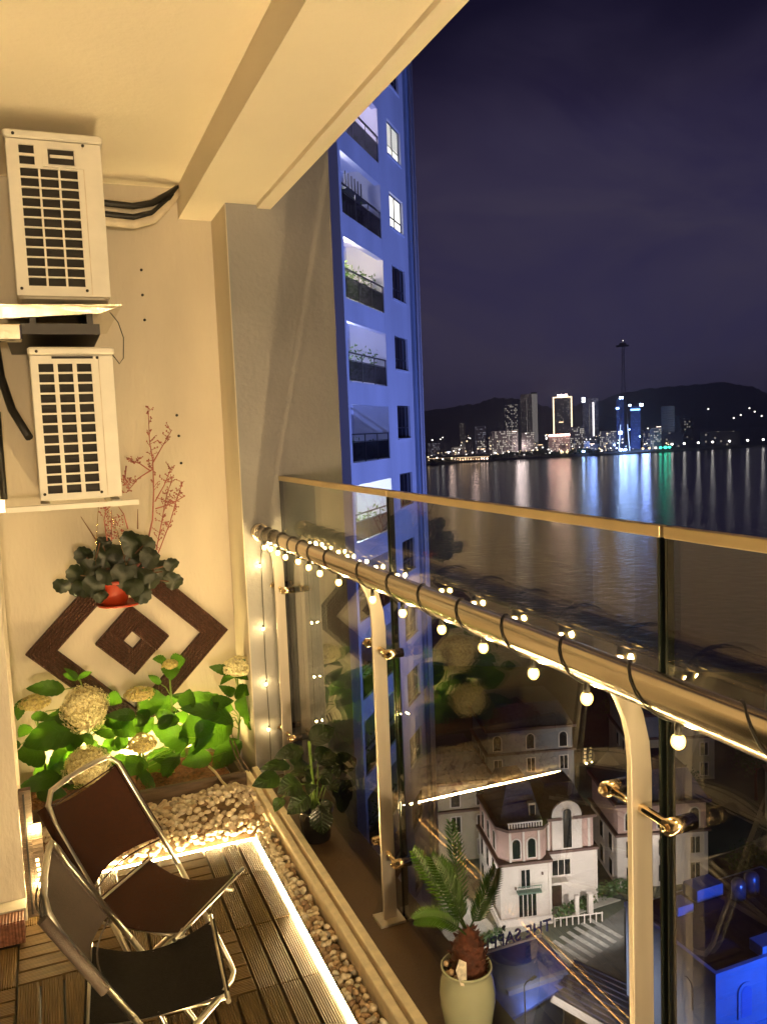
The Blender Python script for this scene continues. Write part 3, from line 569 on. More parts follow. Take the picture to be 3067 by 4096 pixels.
for q in BL[3:]: s.tube([(.815+random.uniform(-.02,.02),2.82,.10),((.815+q[0])/2,2.815,.13+q[2]*.35),(q[0],q[1],q[2])],.0018,5)
s.tube([(.815,2.82,.1),(.808,2.82,.25),(.803,2.82,.37)],.0055,6).build('stems',M['stem'],t)
for i in range(16):
    a=i*2.4; l=.05+.035*((i*7)%5)/5; z=.13+.013*i; r0=.02+.012*(i%3)
    base=(.815+r0*math.cos(a),2.82+r0*math.sin(a),z); tip=(.815+(r0+l)*math.cos(a),2.82+(r0+l)*math.sin(a),z+.02-.035*(1-i/16))
    o=leafgeo(B(),base,tip,l*.62,.12,.16,view=Vector((-.1,-.5,.85))).build('leaf',M['leaf2'],t); veins(o,7)
# sago palm
px_,py_=.843,1.69
t=thing('sago_palm','small sago palm in a pale green glazed pot on the ledge','potted plant',(px_,py_,0))
prof=[(0,.002),(.044,.002),(.050,.008),(.060,.06),(.066,.10),(.067,.13),(.063,.160),(.058,.178),(.0585,.186),(.062,.190),(.061,.194),(.057,.193),(.054,.18),(.056,.15)]
B().lathe(prof,(px_,py_,0),36).build('pot',M['greenpot'],t)
B().lathe([(.0555,.160),(0,.165)],(px_,py_,0),24).build('potting_soil',M['soil'],t)
tb=B().lathe([(.030,.158),(.040,.18),(.042,.21),(.036,.245),(.022,.27),(.008,.285),(0,.287)],(px_+.006,py_,0),18)
for i in range(90):
    a=i*2.4; z=.165+.115*i/90; r_=.041 if z<.225 else .041-(z-.225)*.45
    c=Vector((px_+.006+r_*math.cos(a),py_+r_*math.sin(a),z)); o_=Vector((math.cos(a),math.sin(a),.7))*.012; sd=Vector((-math.sin(a),math.cos(a),0))*.007
    tb.add([c-sd,c+sd,c+o_],[(0,1,2)])
tb.build('trunk',M['trunk'],t)
def frond(pts,ll,name='palm_leaf'):
    ll*=.74
    p0,p1,p2=[Vector(q) for q in pts]; b=B(); cl=[]
    for i in range(25):
        u=i/24; cl.append(p0*(1-u)**2+2*p1*u*(1-u)+p2*u*u)
    b.tube(cl[::3],[.0028*(1-.7*i/8) for i in range(9)],5)
    for i in range(4,25):
        u=i/24; tg=(cl[min(i+1,24)]-cl[i-1]).normalized(); si=tg.cross(Vector((random.uniform(-.15,.15),-.8,.5))).normalized(); nm=si.cross(tg)
        l=ll*math.sin(math.pi*(.12+.80*u))**.6
        for s in(-1,1):
            e=cl[i]+(si*s*.8+tg*.75+nm*.25).normalized()*l; m_=cl[i]*.5+e*.5+nm*.003; ww=tg*.0040
            b.add([cl[i]-ww*.6,cl[i]+ww*.6,m_+ww,e,m_-ww],[(0,1,2,3,4)])
    return b.build(name,M['palm'],t)
for pts,ll in(([(.849,1.69,.275),(.80,1.68,.40),(.765,1.70,.475)],.062),([(.85,1.69,.275),(.895,1.69,.345),(.935,1.70,.405)],.058),([(.84,1.68,.275),(.775,1.685,.352),(.716,1.69,.342)],.05),([(.846,1.70,.28),(.83,1.72,.36),(.805,1.74,.44)],.058),([(.846,1.69,.28),(.775,1.71,.40),(.728,1.72,.49)],.055),([(.85,1.72,.275),(.88,1.80,.38),(.895,1.86,.46)],.055)): frond(pts,ll)
B().add([(px_-.040,py_-.047,.182),(px_-.026,py_-.050,.176),(px_-.024,py_-.048,.235),(px_-.040,py_-.044,.245),(px_-.05,py_-.044,.22)],[(0,1,2,3,4)]).build('plant_tag',mat('paper_tag',(.75,.68,.55),.7,0,.3,90),t)
st=B()
for i in range(9): st.ball((px_-.035+random.uniform(-.015,.02),py_+random.uniform(-.02,.02),.168+random.uniform(0,.012)+(.03 if i>5 else 0)),.007,8,5)
tag(st.build('topping_stones',PEB[1],t),kind='stuff')
# ================================================================ hydrangeas
plants=[]
names=['hydrangea with a flat tan flower head hard against the left wall','hydrangea with the biggest cream flower head, under the diamond','hydrangea with a flat tan flower between the diamond and a green bud','hydrangea with a tight green bud and lone tiny leaf','hydrangea with an orange flower head nearest the grey column','hydrangea with a golden flower head behind the far chair back','hydrangea with a small tan head among bright leaves in the middle']
for (x,y,z,rx,ry,k),nm in zip(HF,names): plants.append(thing('hydrangea',nm,'plant',(x,3.56,.03),group='hydrangeas in the timber planter'))
rr=random.Random(21)
def head(x,y,z,rx,rz,k,p):
    b=B(); n={0:330,1:1100,2:200,3:560,4:900}[k]; core=B()
    core.ball((x,y,z),1,16,10,(rx*.86,rx*.69,rz*.86)) if k in(1,4) else core.ball((x,y,z-rz*.1),1,12,8,(rx*.75,rx*.6,rz*.6))
    core.build('flower_core',M['fcore'],p)
    for i in range(n):
        u=rr.uniform(-1,1) if k in(1,4) else rr.uniform(-.25,1); a=rr.uniform(0,6.283); q=math.sqrt(1-u*u); jit=rr.uniform(.86,1.02)*(1+.07*math.sin(a*3+u*4))
        d=Vector((q*math.cos(a),q*math.sin(a),u)); c=Vector((x+d.x*rx*jit,y+d.y*rx*.8*jit,z+d.z*rz*jit))
        s=rr.uniform(.0045,.0085); t1=d.orthogonal().normalized(); t1=(Matrix.Rotation(rr.uniform(0,6.3),3,d)@t1); t2=d.cross(t1)
        # four-petalled floret with a lifted centre
        for m_ in range(4):
            e1=[t1,t2,-t1,-t2][m_]; e2=[t2,-t1,-t2,t1][m_]
            b.add([c,c+e1*s*.7+e2*s*.15+d*.002,c+(e1+e2)*s*.75+d*.0035,c+e2*s*.7+e1*s*.15+d*.002],[(0,1,2,3)])
    b.build('flower_head',M['floret'] if k in(1,3,4) else M['floret2'],p)
    return
for (x,y,z,rx,rz,k),p in zip(HF,plants):
    head(x,y-(.07 if k in(1,4) else .03),z,rx*.93,rz,k,p)
    b=B(); b.tube([(x+rr.uniform(-.04,.04),3.60,.03),(x+rr.uniform(-.02,.02),3.60,.03+z*.5),(x,y+.01,z)],[.0055,.0045,.0035],6).build('stem',M['stem'],p)
for q in HL:
    bx,by,bz,tx,ty,tz,wd=q
    i=min(range(7),key=lambda i:abs(HF[i][0]-bx)+.5*abs(HF[i][2]-.08-bz)); p=plants[i]
    o=leafgeo(B(),(bx,by,bz),(tx,ty,tz),wd*1.16,rr.uniform(.04,.14),rr.uniform(.1,.25),.05,14,view=cv+Vector((rr.uniform(-.35,.35),0,rr.uniform(-.25,.45)))).build('leaf',M['leaf'],p); veins(o,14)
    sx_=HF[i][0]
    B().tube([(sx_,3.60,max(.03,bz-.05)),((sx_+bx)/2,3.58,bz-.01),(bx,by,bz)],.0022,5).build('leaf_stalk',M['stem'],p)
for i in range(46):
    x=rr.uniform(-.2,.6); z=rr.uniform(.07,.36)-.12*max(0,x-.45); y=rr.uniform(3.50,3.67); a=rr.uniform(-.9,3.9); l=rr.uniform(.07,.12)
    e=(x+l*math.cos(a),y+rr.uniform(-.05,.02),z+l*math.sin(a)*.7+.01)
    p=min(plants,key=lambda q:abs(q.location.x-x)); o=leafgeo(B(),(x,y,z),e,l*rr.uniform(.6,.8),rr.uniform(.04,.16),rr.uniform(.1,.25),.05,14,view=cv+Vector((rr.uniform(-.5,.5),0,rr.uniform(-.2,.6)))).build('leaf',M['leaf'],p); veins(o,14)
    B().tube([(p.location.x,3.60,max(.03,z-.06)),((p.location.x+x)/2,3.59,z-.01),(x,y,z)],.002,5).build('leaf_stalk',M['stem'],p)
# ================================================================ hanging pot
t=thing('hanging_plant','orange pot with dark scalloped leaves and pink dried sprays before the diamond','hanging plant',(.22,3.55,.84))
B().lathe([(0,.812),(.048,.812),(.056,.83),(.072,.90),(.076,.902),(.076,.915),(.070,.915),(.066,.89),(0,.885)],(.215,3.55,0),28).build('pot',M['redpot'],t)
B().lathe([(0,.805),(.085,.807),(.092,.818),(.086,.816),(0,.811)],(.235,3.55,0),28).build('saucer',M['redpot'],t)
rr=random.Random(9)
for x,y,z,r_ in GL+[(.285,3.465,.895,.055),(.315,3.47,.855,.05),(.138,3.465,.905,.055),(.165,3.46,.86,.035),(.25,3.47,.935,.06),(.19,3.47,.945,.05),(.10,3.5,.90,.05),(.36,3.5,.90,.05)]:
    b=B(); nv=Vector((rr.uniform(-.5,.5),-1,rr.uniform(-.2,.6))).normalized(); a1=nv.orthogonal().normalized(); a2=nv.cross(a1); c=Vector((x,y,z)); vs=[c-nv*(-.004)]; n=40; fs=[]
    for ring,fr in((1,.55),(2,1.0)):
        for k in range(n):
            a=2*math.pi*k/n; rr_=r_*.80*fr*(1+(.055*math.cos(a*10) if ring==2 else 0)+.10*math.sin(a*2+r_*90)+.05*math.sin(a*3)); vs.append(c+(a1*math.cos(a)+a2*math.sin(a))*rr_+nv*(.006*fr*fr*math.sin(a*3)-.012*fr))
    for k in range(n): fs.append((0,1+k,1+(k+1)%n)); fs.append((1+k,1+n+k,1+n+(k+1)%n,1+(k+1)%n))
    b.add(vs,fs,True).build('leaf',M['leaf3'],t)
    B().tube([(.215+rr.uniform(-.03,.03),3.55,.89),((x+.215)/2,3.56,z*.5+.46),(x,y+.006,z)],.0025,5).build('leaf_stalk',M['twig'],t)
for i,tw in enumerate(TW):
    b=B(); pts=[Vector(p)+Vector((0,rr.uniform(-.015,.015),0)) for p in tw]
    if i in(0,5,6): pts[0]=Vector((.24,3.55,.89)); pts.insert(1,Vector((tw[0][0]-.02,3.55,tw[0][2]-.03)))
    b.tube(pts,[.0046*(1-.7*k/(len(pts)-1)) if i in(0,) else .0031*(1-.6*k/(len(pts)-1)) for k in range(len(pts))],5)
    if i<8 or i==9 or i==13:
        for k in range(1 if i else 3,len(pts)-1):
            for m_ in range(10):
                u=rr.random(); c=pts[k]*(1-u)+pts[k+1]*u; d=Vector((rr.uniform(-1,1),rr.uniform(-.4,.4),rr.uniform(.1,1))).normalized(); l=rr.uniform(.012,.04)
                b.tube([c,c+d*l],.0012,3)
                for n_ in range(3): b.ball(c+d*l*(.5+.25*n_)+Vector((rr.uniform(-.004,.004),0,rr.uniform(-.004,.004))),rr.uniform(.0022,.0038),5,3)
    if i in(9,10,11): 
        for m_ in range(40):
            c=Vector((rr.uniform(.2,.27),3.55+rr.uniform(-.02,.02),rr.uniform(1.08,1.18))); b.ball(c,rr.uniform(.002,.004),5,3)
    b.build('flower_spray' if i<8 or i in(9,13) else 'twig',M['pink'] if i<8 or i in(9,10,11,13) else M['twig'],t)
B().tube([(.15,3.55,.91),(.155,3.5,1.05),(.17,3.3,1.256)],.0016,5).tube([(.28,3.55,.91),(.25,3.5,1.08),(.20,3.4,1.256)],.0016,5).build('hanger_wire',M['clamp'],t)
# ================================================================ folding chairs
def sling(pa,pb,pc,pd,sag,sagdir,mat_,name,parent):
    # a-b and d-c are the fixed bars; cloth between, free edges sag inwards
    b=B(); vs=[];fs=[];n=10;m_=6; pa,pb,pc,pd=map(Vector,(pa,pb,pc,pd)); sd=Vector(sagdir)
    for side in(0,1):
        for i in range(n+1):
            u=i/n
            for j in range(m_+1):
                v=j/m_; v2=v+(.5-v)*.16*math.sin(math.pi*u)
                p=(pa*(1-u)+pd*u)*(1-v2)+(pb*(1-u)+pc*u)*v2
                vs.append(p+sd*sag*math.sin(math.pi*u)*(1-.15*abs(v-.5))-sd*(.0024 if side else 0))
    k=(n+1)*(m_+1)
    for i in range(n):
        for j in range(m_): q=(i*(m_+1)+j,(i+1)*(m_+1)+j,(i+1)*(m_+1)+j+1,i*(m_+1)+j+1); fs+= [q,tuple(x+k for x in q[::-1])]
    return b.add(vs,fs,True).build(name,mat_,parent,world=False)
def chair(label,x,y,rz,back,seat,H=.30,rec=1,zt=.608):
    # local: +y is the way the sitter faces
    t=thing('folding_chair',label,'chair',(x,y,0),rz,group='small folding chairs on the deck')
    W=.145; r=.0072
    up=[]
    def L(fx,fy,fz): return (fx,fy,fz)
    # back frame + front foot : one bent tube each
    K=lambda y,z:(-.05+(y+.05)*rec,.30+(z-.30)*(zt-.30)/.308)
    top=[(-W,-.05,.30),(-W,-.20,.53),(-W+.006,-.222,.575),(-W+.03,-.232,.602),(-.05,-.236,.608),(.05,-.236,.608),(W-.03,-.232,.602),(W-.006,-.222,.575),(W,-.20,.53),(W,-.05,.30)]
    top=[(x_,*K(y_,z_)) for x_,y_,z_ in top]
    B().tube(top,r,10).build('back_frame',M['alu'],t,world=False)
    foot=[(-W,-.05,.30),(-W,.09,.045),(-W+.008,.11,.016),(-W+.035,.118,.0095),(W-.035,.118,.0095),(W-.008,.11,.016),(W,.09,.045),(W,-.05,.30)]
    B().tube(foot,r,10).build('leg_frame',M['alu'],t,world=False)
    w2=W-.018
    rear=[(-w2,.14,H),(-w2,-.13,.045),(-w2+.008,-.15,.016),(-w2+.035,-.157,.0095),(w2-.035,-.157,.0095),(w2-.008,-.15,.016),(w2,-.13,.045),(w2,.14,H)]
    B().tube(rear,r,10).build('leg_frame',M['alu'],t,world=False)
    B().tube([(-W-.022,.14,H),(W+.022,.14,H)],.0055,10).build('seat_bar',M['alu'],t,world=False)
    B().tube([(-W-.012,-.14,H),(W+.012,-.14,H)],.0055,10).build('seat_bar',M['alu'],t,world=False)
    for s in(-1,1): B().tube([(s*(W-.035),-.14,H-.03),(s*(W-.035),.14,H-.03)],.005,8).build('side_rail',M['alu'],t,world=False)
    sling((-W+.004,.146,H+.0065),(W-.004,.146,H+.0065),(W-.004,-.147,H+.0065),(-W+.004,-.147,H+.0065),-.034,(0,0,1),seat,'seat',t)
    def bp(s,z): 
        f=(z-.30)/(.53-.30); return (s*(W+.006),*K(-.05-.15*f-.008,z))
    sling(bp(-1,.37),bp(-1,.565),bp(1,.565),bp(1,.37),-.03,(0,1,.3),back,'back_sling',t)
    for z_ in(.365,.568):
        b=B(); q0,q1=Vector(bp(-1,z_)),Vector(bp(1,z_)); sd=Vector((0,1,.3)); pts=[q0*(1-u/8)+q1*(u/8)+sd*(-.03*math.sin(math.pi*u/8)*.93)+Vector((0,.0016,(.5-(z_>.45))*.028*math.sin(math.pi*u/8))) for u in range(9)]
        b.tube(pts,.0022,5).build('hem',back,t,world=False)
    for s in(-1,1): B().tube([bp(s,.38),bp(s,.57)],.0115,10).build('sleeve',back,t,world=False)
    return t
chair('far folding chair with dark brown back and seat, facing the camera',.20,2.14,R(-131),M['sling1'],M['sling1'])
chair('near folding chair with charcoal seat, its greyish back by the left wall',.142,1.83,R(-94),mat('grey_sling',(.085,.062,.05),.6,0,.15,90,.2,400),M['sling2'],rec=.84,zt=.585)
# ================================================================ ground, bay, far shore
AZ=R(35); U=Vector((math.sin(AZ),math.cos(AZ),0)); V=Vector((math.cos(AZ),-math.sin(AZ),0))
def uv(u,v,z): return tuple(U*u+V*v+Vector((0,0,z)))
def sheet(name,m,u0,u1,v0,v1,z,label): 
    return struct(B().add([uv(u0,v0,z),uv(u1,v0,z),uv(u1,v1,z),uv(u0,v1,z)],[(0,3,2,1)]).build(name,m),label)
gm=mat('dark_lawn_ground',(.045,.05,.035),.9,0,.5,.15)
sheet('ground',gm,-150,172,-500,500,G-.05,'dark ground of the villa quarter below the balcony')
wm=bpy.data.materials.new('bay_water'); wm.use_nodes=True; t_=wm.node_tree; p_=t_.nodes['Principled BSDF']
p_.inputs['Base Color'].default_value=(.006,.007,.016,1); p_.inputs['Roughness'].default_value=.085; p_.inputs['IOR'].default_value=1.33
g_=t_.nodes.new('ShaderNodeTexCoord'); n_=t_.nodes.new('ShaderNodeTexNoise'); n_.inputs['Scale'].default_value=.22; n_.inputs['Detail'].default_value=5; n_.inputs['Roughness'].default_value=.6; t_.links.new(g_.outputs['Object'],n_.inputs[0])
b_=t_.nodes.new('ShaderNodeBump'); b_.inputs['Strength'].default_value=.5; b_.inputs['Distance'].default_value=.7; t_.links.new(n_.outputs['Fac'],b_.inputs['Height']); t_.links.new(b_.outputs[0],p_.inputs['Normal'])
sheet('sea_water',wm,120,1700,-1500,1500,G-1.5,'dark bay water with long reflections of the city lights')
def pol(az,d,z=0): a=R(az); return Vector((d*math.sin(a),d*math.cos(a),z))
# far land as a low uneven bank
shore=[(10,1180),(20,1190),(25.2,1235),(27.5,1300),(29.5,1340),(31.5,1345),(33.5,1385),(36,1400),(38,1420),(41,1480),(44,1560),(47,1640),(55,1800),(75,2200)]
b=B(); vs=[];fs=[]
for a,d in shore:
    for dd,z in((0,G-1.6),(6,G+.6),(60,G+1.5),(700,G+6),(2500,G+25)): vs.append(pol(a,d+dd,z))
for i in range(len(shore)-1):
    for j in range(4): fs.append((i*5+j,i*5+j+1,i*5+6+j,i*5+5+j))
b.add(vs,fs); struct(b.build('far_shore',mat('far_land',(.03,.03,.03),.95,0,.4,.02)),'dark low shore of the city across the bay')
def ridge(pts,dist,name,label,m):
    vs=[];fs=[];rr=random.Random(len(pts)); fine=[]
    for (a0,e0),(a1,e1) in zip(pts,pts[1:]):
        for k in range(12): u=k/12; fine.append((a0+(a1-a0)*u,e0+(e1-e0)*(u*u*(3-2*u))))
    fine.append(pts[-1])
    for a,e in fine:
        h=1.5+e*dist+rr.uniform(-3.5,3.5)
        for dd,f in((-700,0),(-350,.55),(0,1),(500,.6),(900,0)): vs.append(pol(a,dist+dd,G+2+(h-G)*f))
    for i in range(len(fine)-1):
        for j in range(4): fs.append((i*5+j,i*5+j+1,i*5+6+j,i*5+5+j))
    struct(B().add(vs,fs,True).build(name,m),label)
hm=mat('forest_hill',(.02,.022,.028),.95,0,.3,.01)
ridge([(14,.015),(20,.022),(25,.0235),(28,.028),(29.8,.035),(31.5,.032),(33.5,.02),(36,.012),(38,.004)],3300,'hill','low dark wooded hill behind the city',hm)
ridge([(32,.012),(34.5,.021),(36.4,.026),(38,.0335),(39.6,.037),(42,.0385),(44,.040),(45.5,.034),(47,.023),(50,.017),(60,.015)],3900,'hill','long dark ridge behind the cable car mast',hm)
# ================================================================ far city
def citymat(name,col,cell,lit,pow_,warm=(1,.9,.75),base=.02):
    # facade paint with rows of lit and unlit window rectangles
    m=bpy.data.materials.new(name); m.use_nodes=True; t=m.node_tree; p=t.nodes['Principled BSDF']; L=t.links
    p.inputs['Base Color'].default_value=(*col,1); p.inputs['Roughness'].default_value=.8
    g=t.nodes.new('ShaderNodeTexCoord'); s=t.nodes.new('ShaderNodeSeparateXYZ'); L.new(g.outputs['Object'],s.inputs[0])
    def mth(op,a,b_=None):
        n=t.nodes.new('ShaderNodeMath'); n.operation=op
        for i,q in enumerate((a,b_)):
            if q is None: continue
            if isinstance(q,(int,float)): n.inputs[i].default_value=q
            else: L.new(q,n.inputs[i])
        return n.outputs[0]
    hx=mth('ADD',s.outputs['X'],s.outputs['Y']); cx=mth('DIVIDE',hx,cell[0]); cz=mth('DIVIDE',s.outputs['Z'],cell[1])
    fx=mth('FLOOR',cx); fz=mth('FLOOR',cz)
    cb=t.nodes.new('ShaderNodeCombineXYZ'); L.new(fx,cb.inputs[0]); L.new(fz,cb.inputs[1])
    wn=t.nodes.new('ShaderNodeTexWhiteNoise'); wn.noise_dimensions='2D'; L.new(cb.outputs[0],wn.inputs[0])
    on=mth('LESS_THAN',wn.outputs[0],lit); ix=mth('LESS_THAN',mth('FRACT',cx),.6); iz=mth('LESS_THAN',mth('FRACT',cz),.55)
    e=mth('MULTIPLY',mth('MULTIPLY',on,ix),mth('MULTIPLY',iz,pow_)); L.new(e,p.inputs['Emission Strength']); p.inputs['Emission Color'].default_value=(*warm,1)
    return m
far_w=mat('far_pale_paint',(.5,.47,.5),.8); far_d=mat('far_dark_paint',(.06,.06,.07),.8)
glow_w=emat('white_sign_light',(1,.94,.88),8); glow_gold=emat('gold_outline_light',(1,.74,.46),2.8); glow_crown=emat('crown_light',(1,.70,.54),70)
glow_b=emat('blue_crown_light',(.22,.42,1),22); glow_g=emat('green_light',(.05,1,.5),7); glow_ww=emat('warm_lamp_light',(1,.66,.38),3.2); glow_pk=emat('pink_light',(1,.75,.62),4)
def tower(label,az,d,wd,top,m,dep=18,bot=None,roof=None):
    c=pol(az,d); z0=G+3 if bot is None else bot
    t=thing('city_building',label,'building',(c.x,c.y,z0),-R(az),'buildings across the bay')
    h=top-z0
    B().box((-wd/2,0,0),(wd/2,dep,h)).build('wall',m,t,world=False)
    return t,h
def part(t,a,b,m,nm): return B().box(a,b).build(nm,m,t,world=False)
m1=citymat('speckled_tower',(.10,.09,.12),(2.6,3.4),.34,.55); m2=citymat('pale_tower',(.16,.145,.16),(2.4,3.2),.2,.28); m3=citymat('gold_tower',(.10,.085,.085),(3.2,3.4),.16,.3); m4=citymat('lilac_tower',(.15,.14,.2),(2.2,3.2),.3,.3,(.85,.85,1)); m5=citymat('low_block',(.3,.27,.28),(2.6,3.2),.4,.8)
m6=citymat('blue_tower',(.05,.08,.25),(2.2,3),.3,.4,(.3,.5,1)); m7=citymat('ladder_tower',(.1,.11,.13),(40,4.2),1,.05,(.8,.9,1)); m8=citymat('dim_block',(.07,.06,.06),(5,6),.15,.25)
dl=emat('dull_facade_wash',(.8,.75,.85),.10); dl2=emat('pale_facade_wash',(1,.9,.85),.16)  # floodlit tone put into the far facades as a weak glow
t,h=tower('dark speckled tower block left of the two-toned pale tower',30.7,1620,24,44,m1)
part(t,(-9,-.3,h*.02),(-8,-.05,h*.6),dl2,'lit_strip'); part(t,(1,-.3,0),(2,-.05,h*.66),dl2,'lit_strip')
t,h=tower('tall two-toned pale tower, right of the speckled block',31.9,1700,33,65.8,m2,24); part(t,(6,-.6,0),(16.6,-.05,h),dl2,'side_bay'); part(t,(-5,-.6,0),(-4,-.05,h*.9),dl2,'lit_strip'); part(t,(4.5,2,h),(16,14,h+3.5),far_d,'roof_house')
t,h=tower('dark tower outlined in gold light with a blazing white crown',34.1,1600,34,54.5,m3)
part(t,(-17.6,-.8,8),(-15.2,-.05,h),glow_gold,'outline_light'); part(t,(15.2,-.8,8),(17.6,-.05,h),glow_gold,'outline_light'); part(t,(-17,-.9,h-2.2),(17,-.06,h),glow_gold,'outline_light'); part(t,(-9,-1.2,h+.05),(9,4,h+3.6),glow_crown,'crown_light'); part(t,(-7,-.5,h*.52),(1,-.06,h*.535),glow_ww,'sign_light')
t,h=tower('lilac tower with a bright vertical light strip, right of the gold one',35.9,1650,29,50.6,m4); part(t,(4,-.6,h*.25),(7,-.05,h*.92),glow_w.copy() if False else emat('strip_light',(1,.92,.9),2.5),'lit_strip'); part(t,(-2.5,-.6,h*.3),(-1,-.05,h*.85),dl2,'lit_strip'); part(t,(-15,-.6,h*.93),(-10,1,h*1.02),emat('roof_lamp',(.85,.9,1),28),'roof_lamp')
t,h=tower('slim blue-lit tower left of the cable car mast top',37.8,1550,13,44,m6,14); part(t,(-7,-.6,h*.8),(-2,2,h*.83),glow_b,'crown_light'); part(t,(-1,-.6,h),(5,3,h+3.5),emat('blue_white_lamp',(.5,.7,1),42),'crown_light'); part(t,(-3,-.6,h*.30),(3,0-.05,h*.36),emat('blue_white_lamp2',(.55,.7,1),22),'sign_light')
t,h=tower('stout blue-lit tower with bright corner lamps, right of the mast',38.75,1560,17,30,m6,14); part(t,(-8,-.6,h*.9),(8,-.05,h*.94),emat('blue_band',(.2,.45,1),6),'lit_strip'); part(t,(8,-.8,h),(13,3,h+4),emat('blue_white_lamp3',(.5,.68,1),42),'crown_light'); part(t,(-11,-.8,h+.5),(-7,3,h+3.5),emat('blue_white_lamp4',(.5,.68,1),24),'crown_light')
t,h=tower('unlit ladder-striped tower block beyond the green light',40.77,1600,23,28,m7); part(t,(-11,-6,0),(26,-.05,h*.36),m8,'podium'); part(t,(12,4,h*.3),(20,14,h*.75),far_d,'side_bay')
for i in range(9): part(t,(-10,-.5,h*.40+i*h*.06),(10,-.06,h*.408+i*h*.06),dl,'floor_edge')
tower('long dim waterfront block at the right of the far shore',43.9,1600,66,-20.5,m8,30)
tower('grey mid-rise behind the trees at the left of the city',27.4,1600,12.5,13,m2); tower('pale mid-rise beside the grey one at the left of the city',28.6,1560,20,6,m4)
tower('low bright arcade building left of the gold tower',30.2,1500,44,-4,m5); tower('low white building under the two-toned tower',31.8,1480,22,-9,m5); t,h=tower('low broad lit building at the foot of the gold tower',33.9,1490,40,-14,m5,20); part(t,(-19,-1.5,h-2.5),(19,-.06,h),emat('pink_sign_band',(1,.50,.40),26),'sign_light')  # pink eave band added to throw the streak on the water
tower('small lit block between the gold and lilac towers',35.0,1480,24,-2,m5); tower('low white block left of the cable car mast',37.0,1480,26,-12,m5); tower('pale lit kiosk block left of the green light',40.0,1500,18,-10,m5); tower('low hillside block with one bright roof sign',41.9,2100,30,8,m8)
rr=random.Random(44)
for i in range(34):
    a=rr.uniform(25.3,40.6); d_=1460+rr.uniform(0,120)+(a-25)*4; hh=rr.uniform(6,24) if rr.random()<.75 else rr.uniform(24,42)
    t,h=tower('small lit block in the crowd of low buildings behind the far shore trees',a,d_,rr.uniform(9,26),G+3+hh,rr.choice([m5,m5,m2,m4,m1]),12)
    if rr.random()<.4: part(t,(-4,-.5,h-1.6),(4,-.06,h-.6),rr.choice([glow_ww,glow_pk,emat('sign_%d'%i,(.8,.85,1),3)]),'sign_light')
rr=random.Random(4)
t=thing('waterfront_restaurant','long warm-lit waterfront restaurant at the left of the far shore','building',pol(27.1,1300,G+1),-R(27.1),'buildings across the bay')
B().box((-45,0,0),(45,16,5)).build('wall',mat('restaurant_wall',(.3,.2,.12),.8),t,world=False); B().add([(-48,-3,5.2),(48,-3,5.2),(48,19,5.2),(-48,19,5.2),(-44,8,9),(44,8,9)],[(0,1,5,4),(1,2,5),(2,3,4,5),(3,0,4)]).build('roof',far_d,t,world=False)
for i in range(22): 
    x=-44+i*4.1
    B().box((x,-.5,.6+rr.uniform(0,1)),(x+rr.uniform(1,2.6),-.05,2.4+rr.uniform(0,2))).build('lit_window',glow_ww if rr.random()<.75 else glow_pk,t,world=False)
B().box((-47,-3.3,5.25),(47,-3.05,5.65)).build('eave_lights',glow_ww,t,world=False)
# shore lamps: each a pole with a glowing globe
lm={k:B().ball((0,0,0),1,8,5).mesh('lamp_globe',v) for k,v in dict(w=emat('shore_lamp_white',(1,.93,.85),3.6),y=emat('shore_lamp_warm',(1,.74,.42),3),p=emat('promenade_lamp',(1,.93,.86),9),b=emat('shore_lamp_blue',(.3,.5,1),26),g=emat('shore_lamp_green',(.05,1,.6),6)).items()}
pl=B().tube([(0,0,-1),(0,0,0)],.03,5).mesh('pole',far_d)
def lamp(az,d,z,r,k,label,grp):
    c=pol(az,d,G+1); t=thing('shore_lamp',label,'lamp',c,0,grp); inst(lm[k],'lamp_globe',t,(0,0,z),(0,0,0),(r,r,r*.8)); inst(pl,'pole',t,(0,0,z),(0,0,0),(8,8,max(1,z))); return t
for i,a in enumerate((41.0,41.75,42.6,43.45,44.45,45.5,46.4)): lamp(a,1500+i*22,9.5,2.0,'p','white promenade lamp on the far shore, %s to the right of the green light'%('first','second','third','fourth','fifth','sixth','last')[i],'promenade lamps on the far shore')
def sd(a):
    for (a0,d0),(a1,d1) in zip(shore,shore[1:]):
        if a0<=a<=a1: return d0+(d1-d0)*(a-a0)/(a1-a0)
    return 1400
for i in range(170):
    a=rr.uniform(25,41.2); d=sd(a)+rr.uniform(14,130); k=rr.choice('wwwyyy'); 
    if 37.3<a<39.3: k=rr.choice('wb')
    lamp(a,d,rr.uniform(3,14) if rr.random()<.7 else rr.uniform(14,38),rr.uniform(.5,1.5),k,'small glowing lamp among the dark trees of the far shore','small lamps of the far shore')
for a,k,r_ in((40.3,'g',2.4),(40.6,'g',3.0),(40.85,'g',2.4),(34.0,'y',3.2),(34.35,'y',2.6),(35.4,'b',2.6),(37.8,'b',3.0),(38.1,'b',2.6),(39.2,'y',2.2),(39.6,'y',2.2),(40.0,'w',2.2),(36.6,'w',1.8),(33.2,'w',1.6),(28.9,'w',1.6),(26.0,'w',1.5),(26.6,'y',2.0),(28.0,'y',2.0)):
    lamp(a,sd(a)+10,5,r_,k,{'g':'green floodlight at the water edge of the far shore','y':'warm waterfront light at the edge of the far shore','b':'blue floodlight at the water edge below the mast','w':'white quay light at the edge of the far shore'}[k],'waterside lights of the far shore %s'%k)
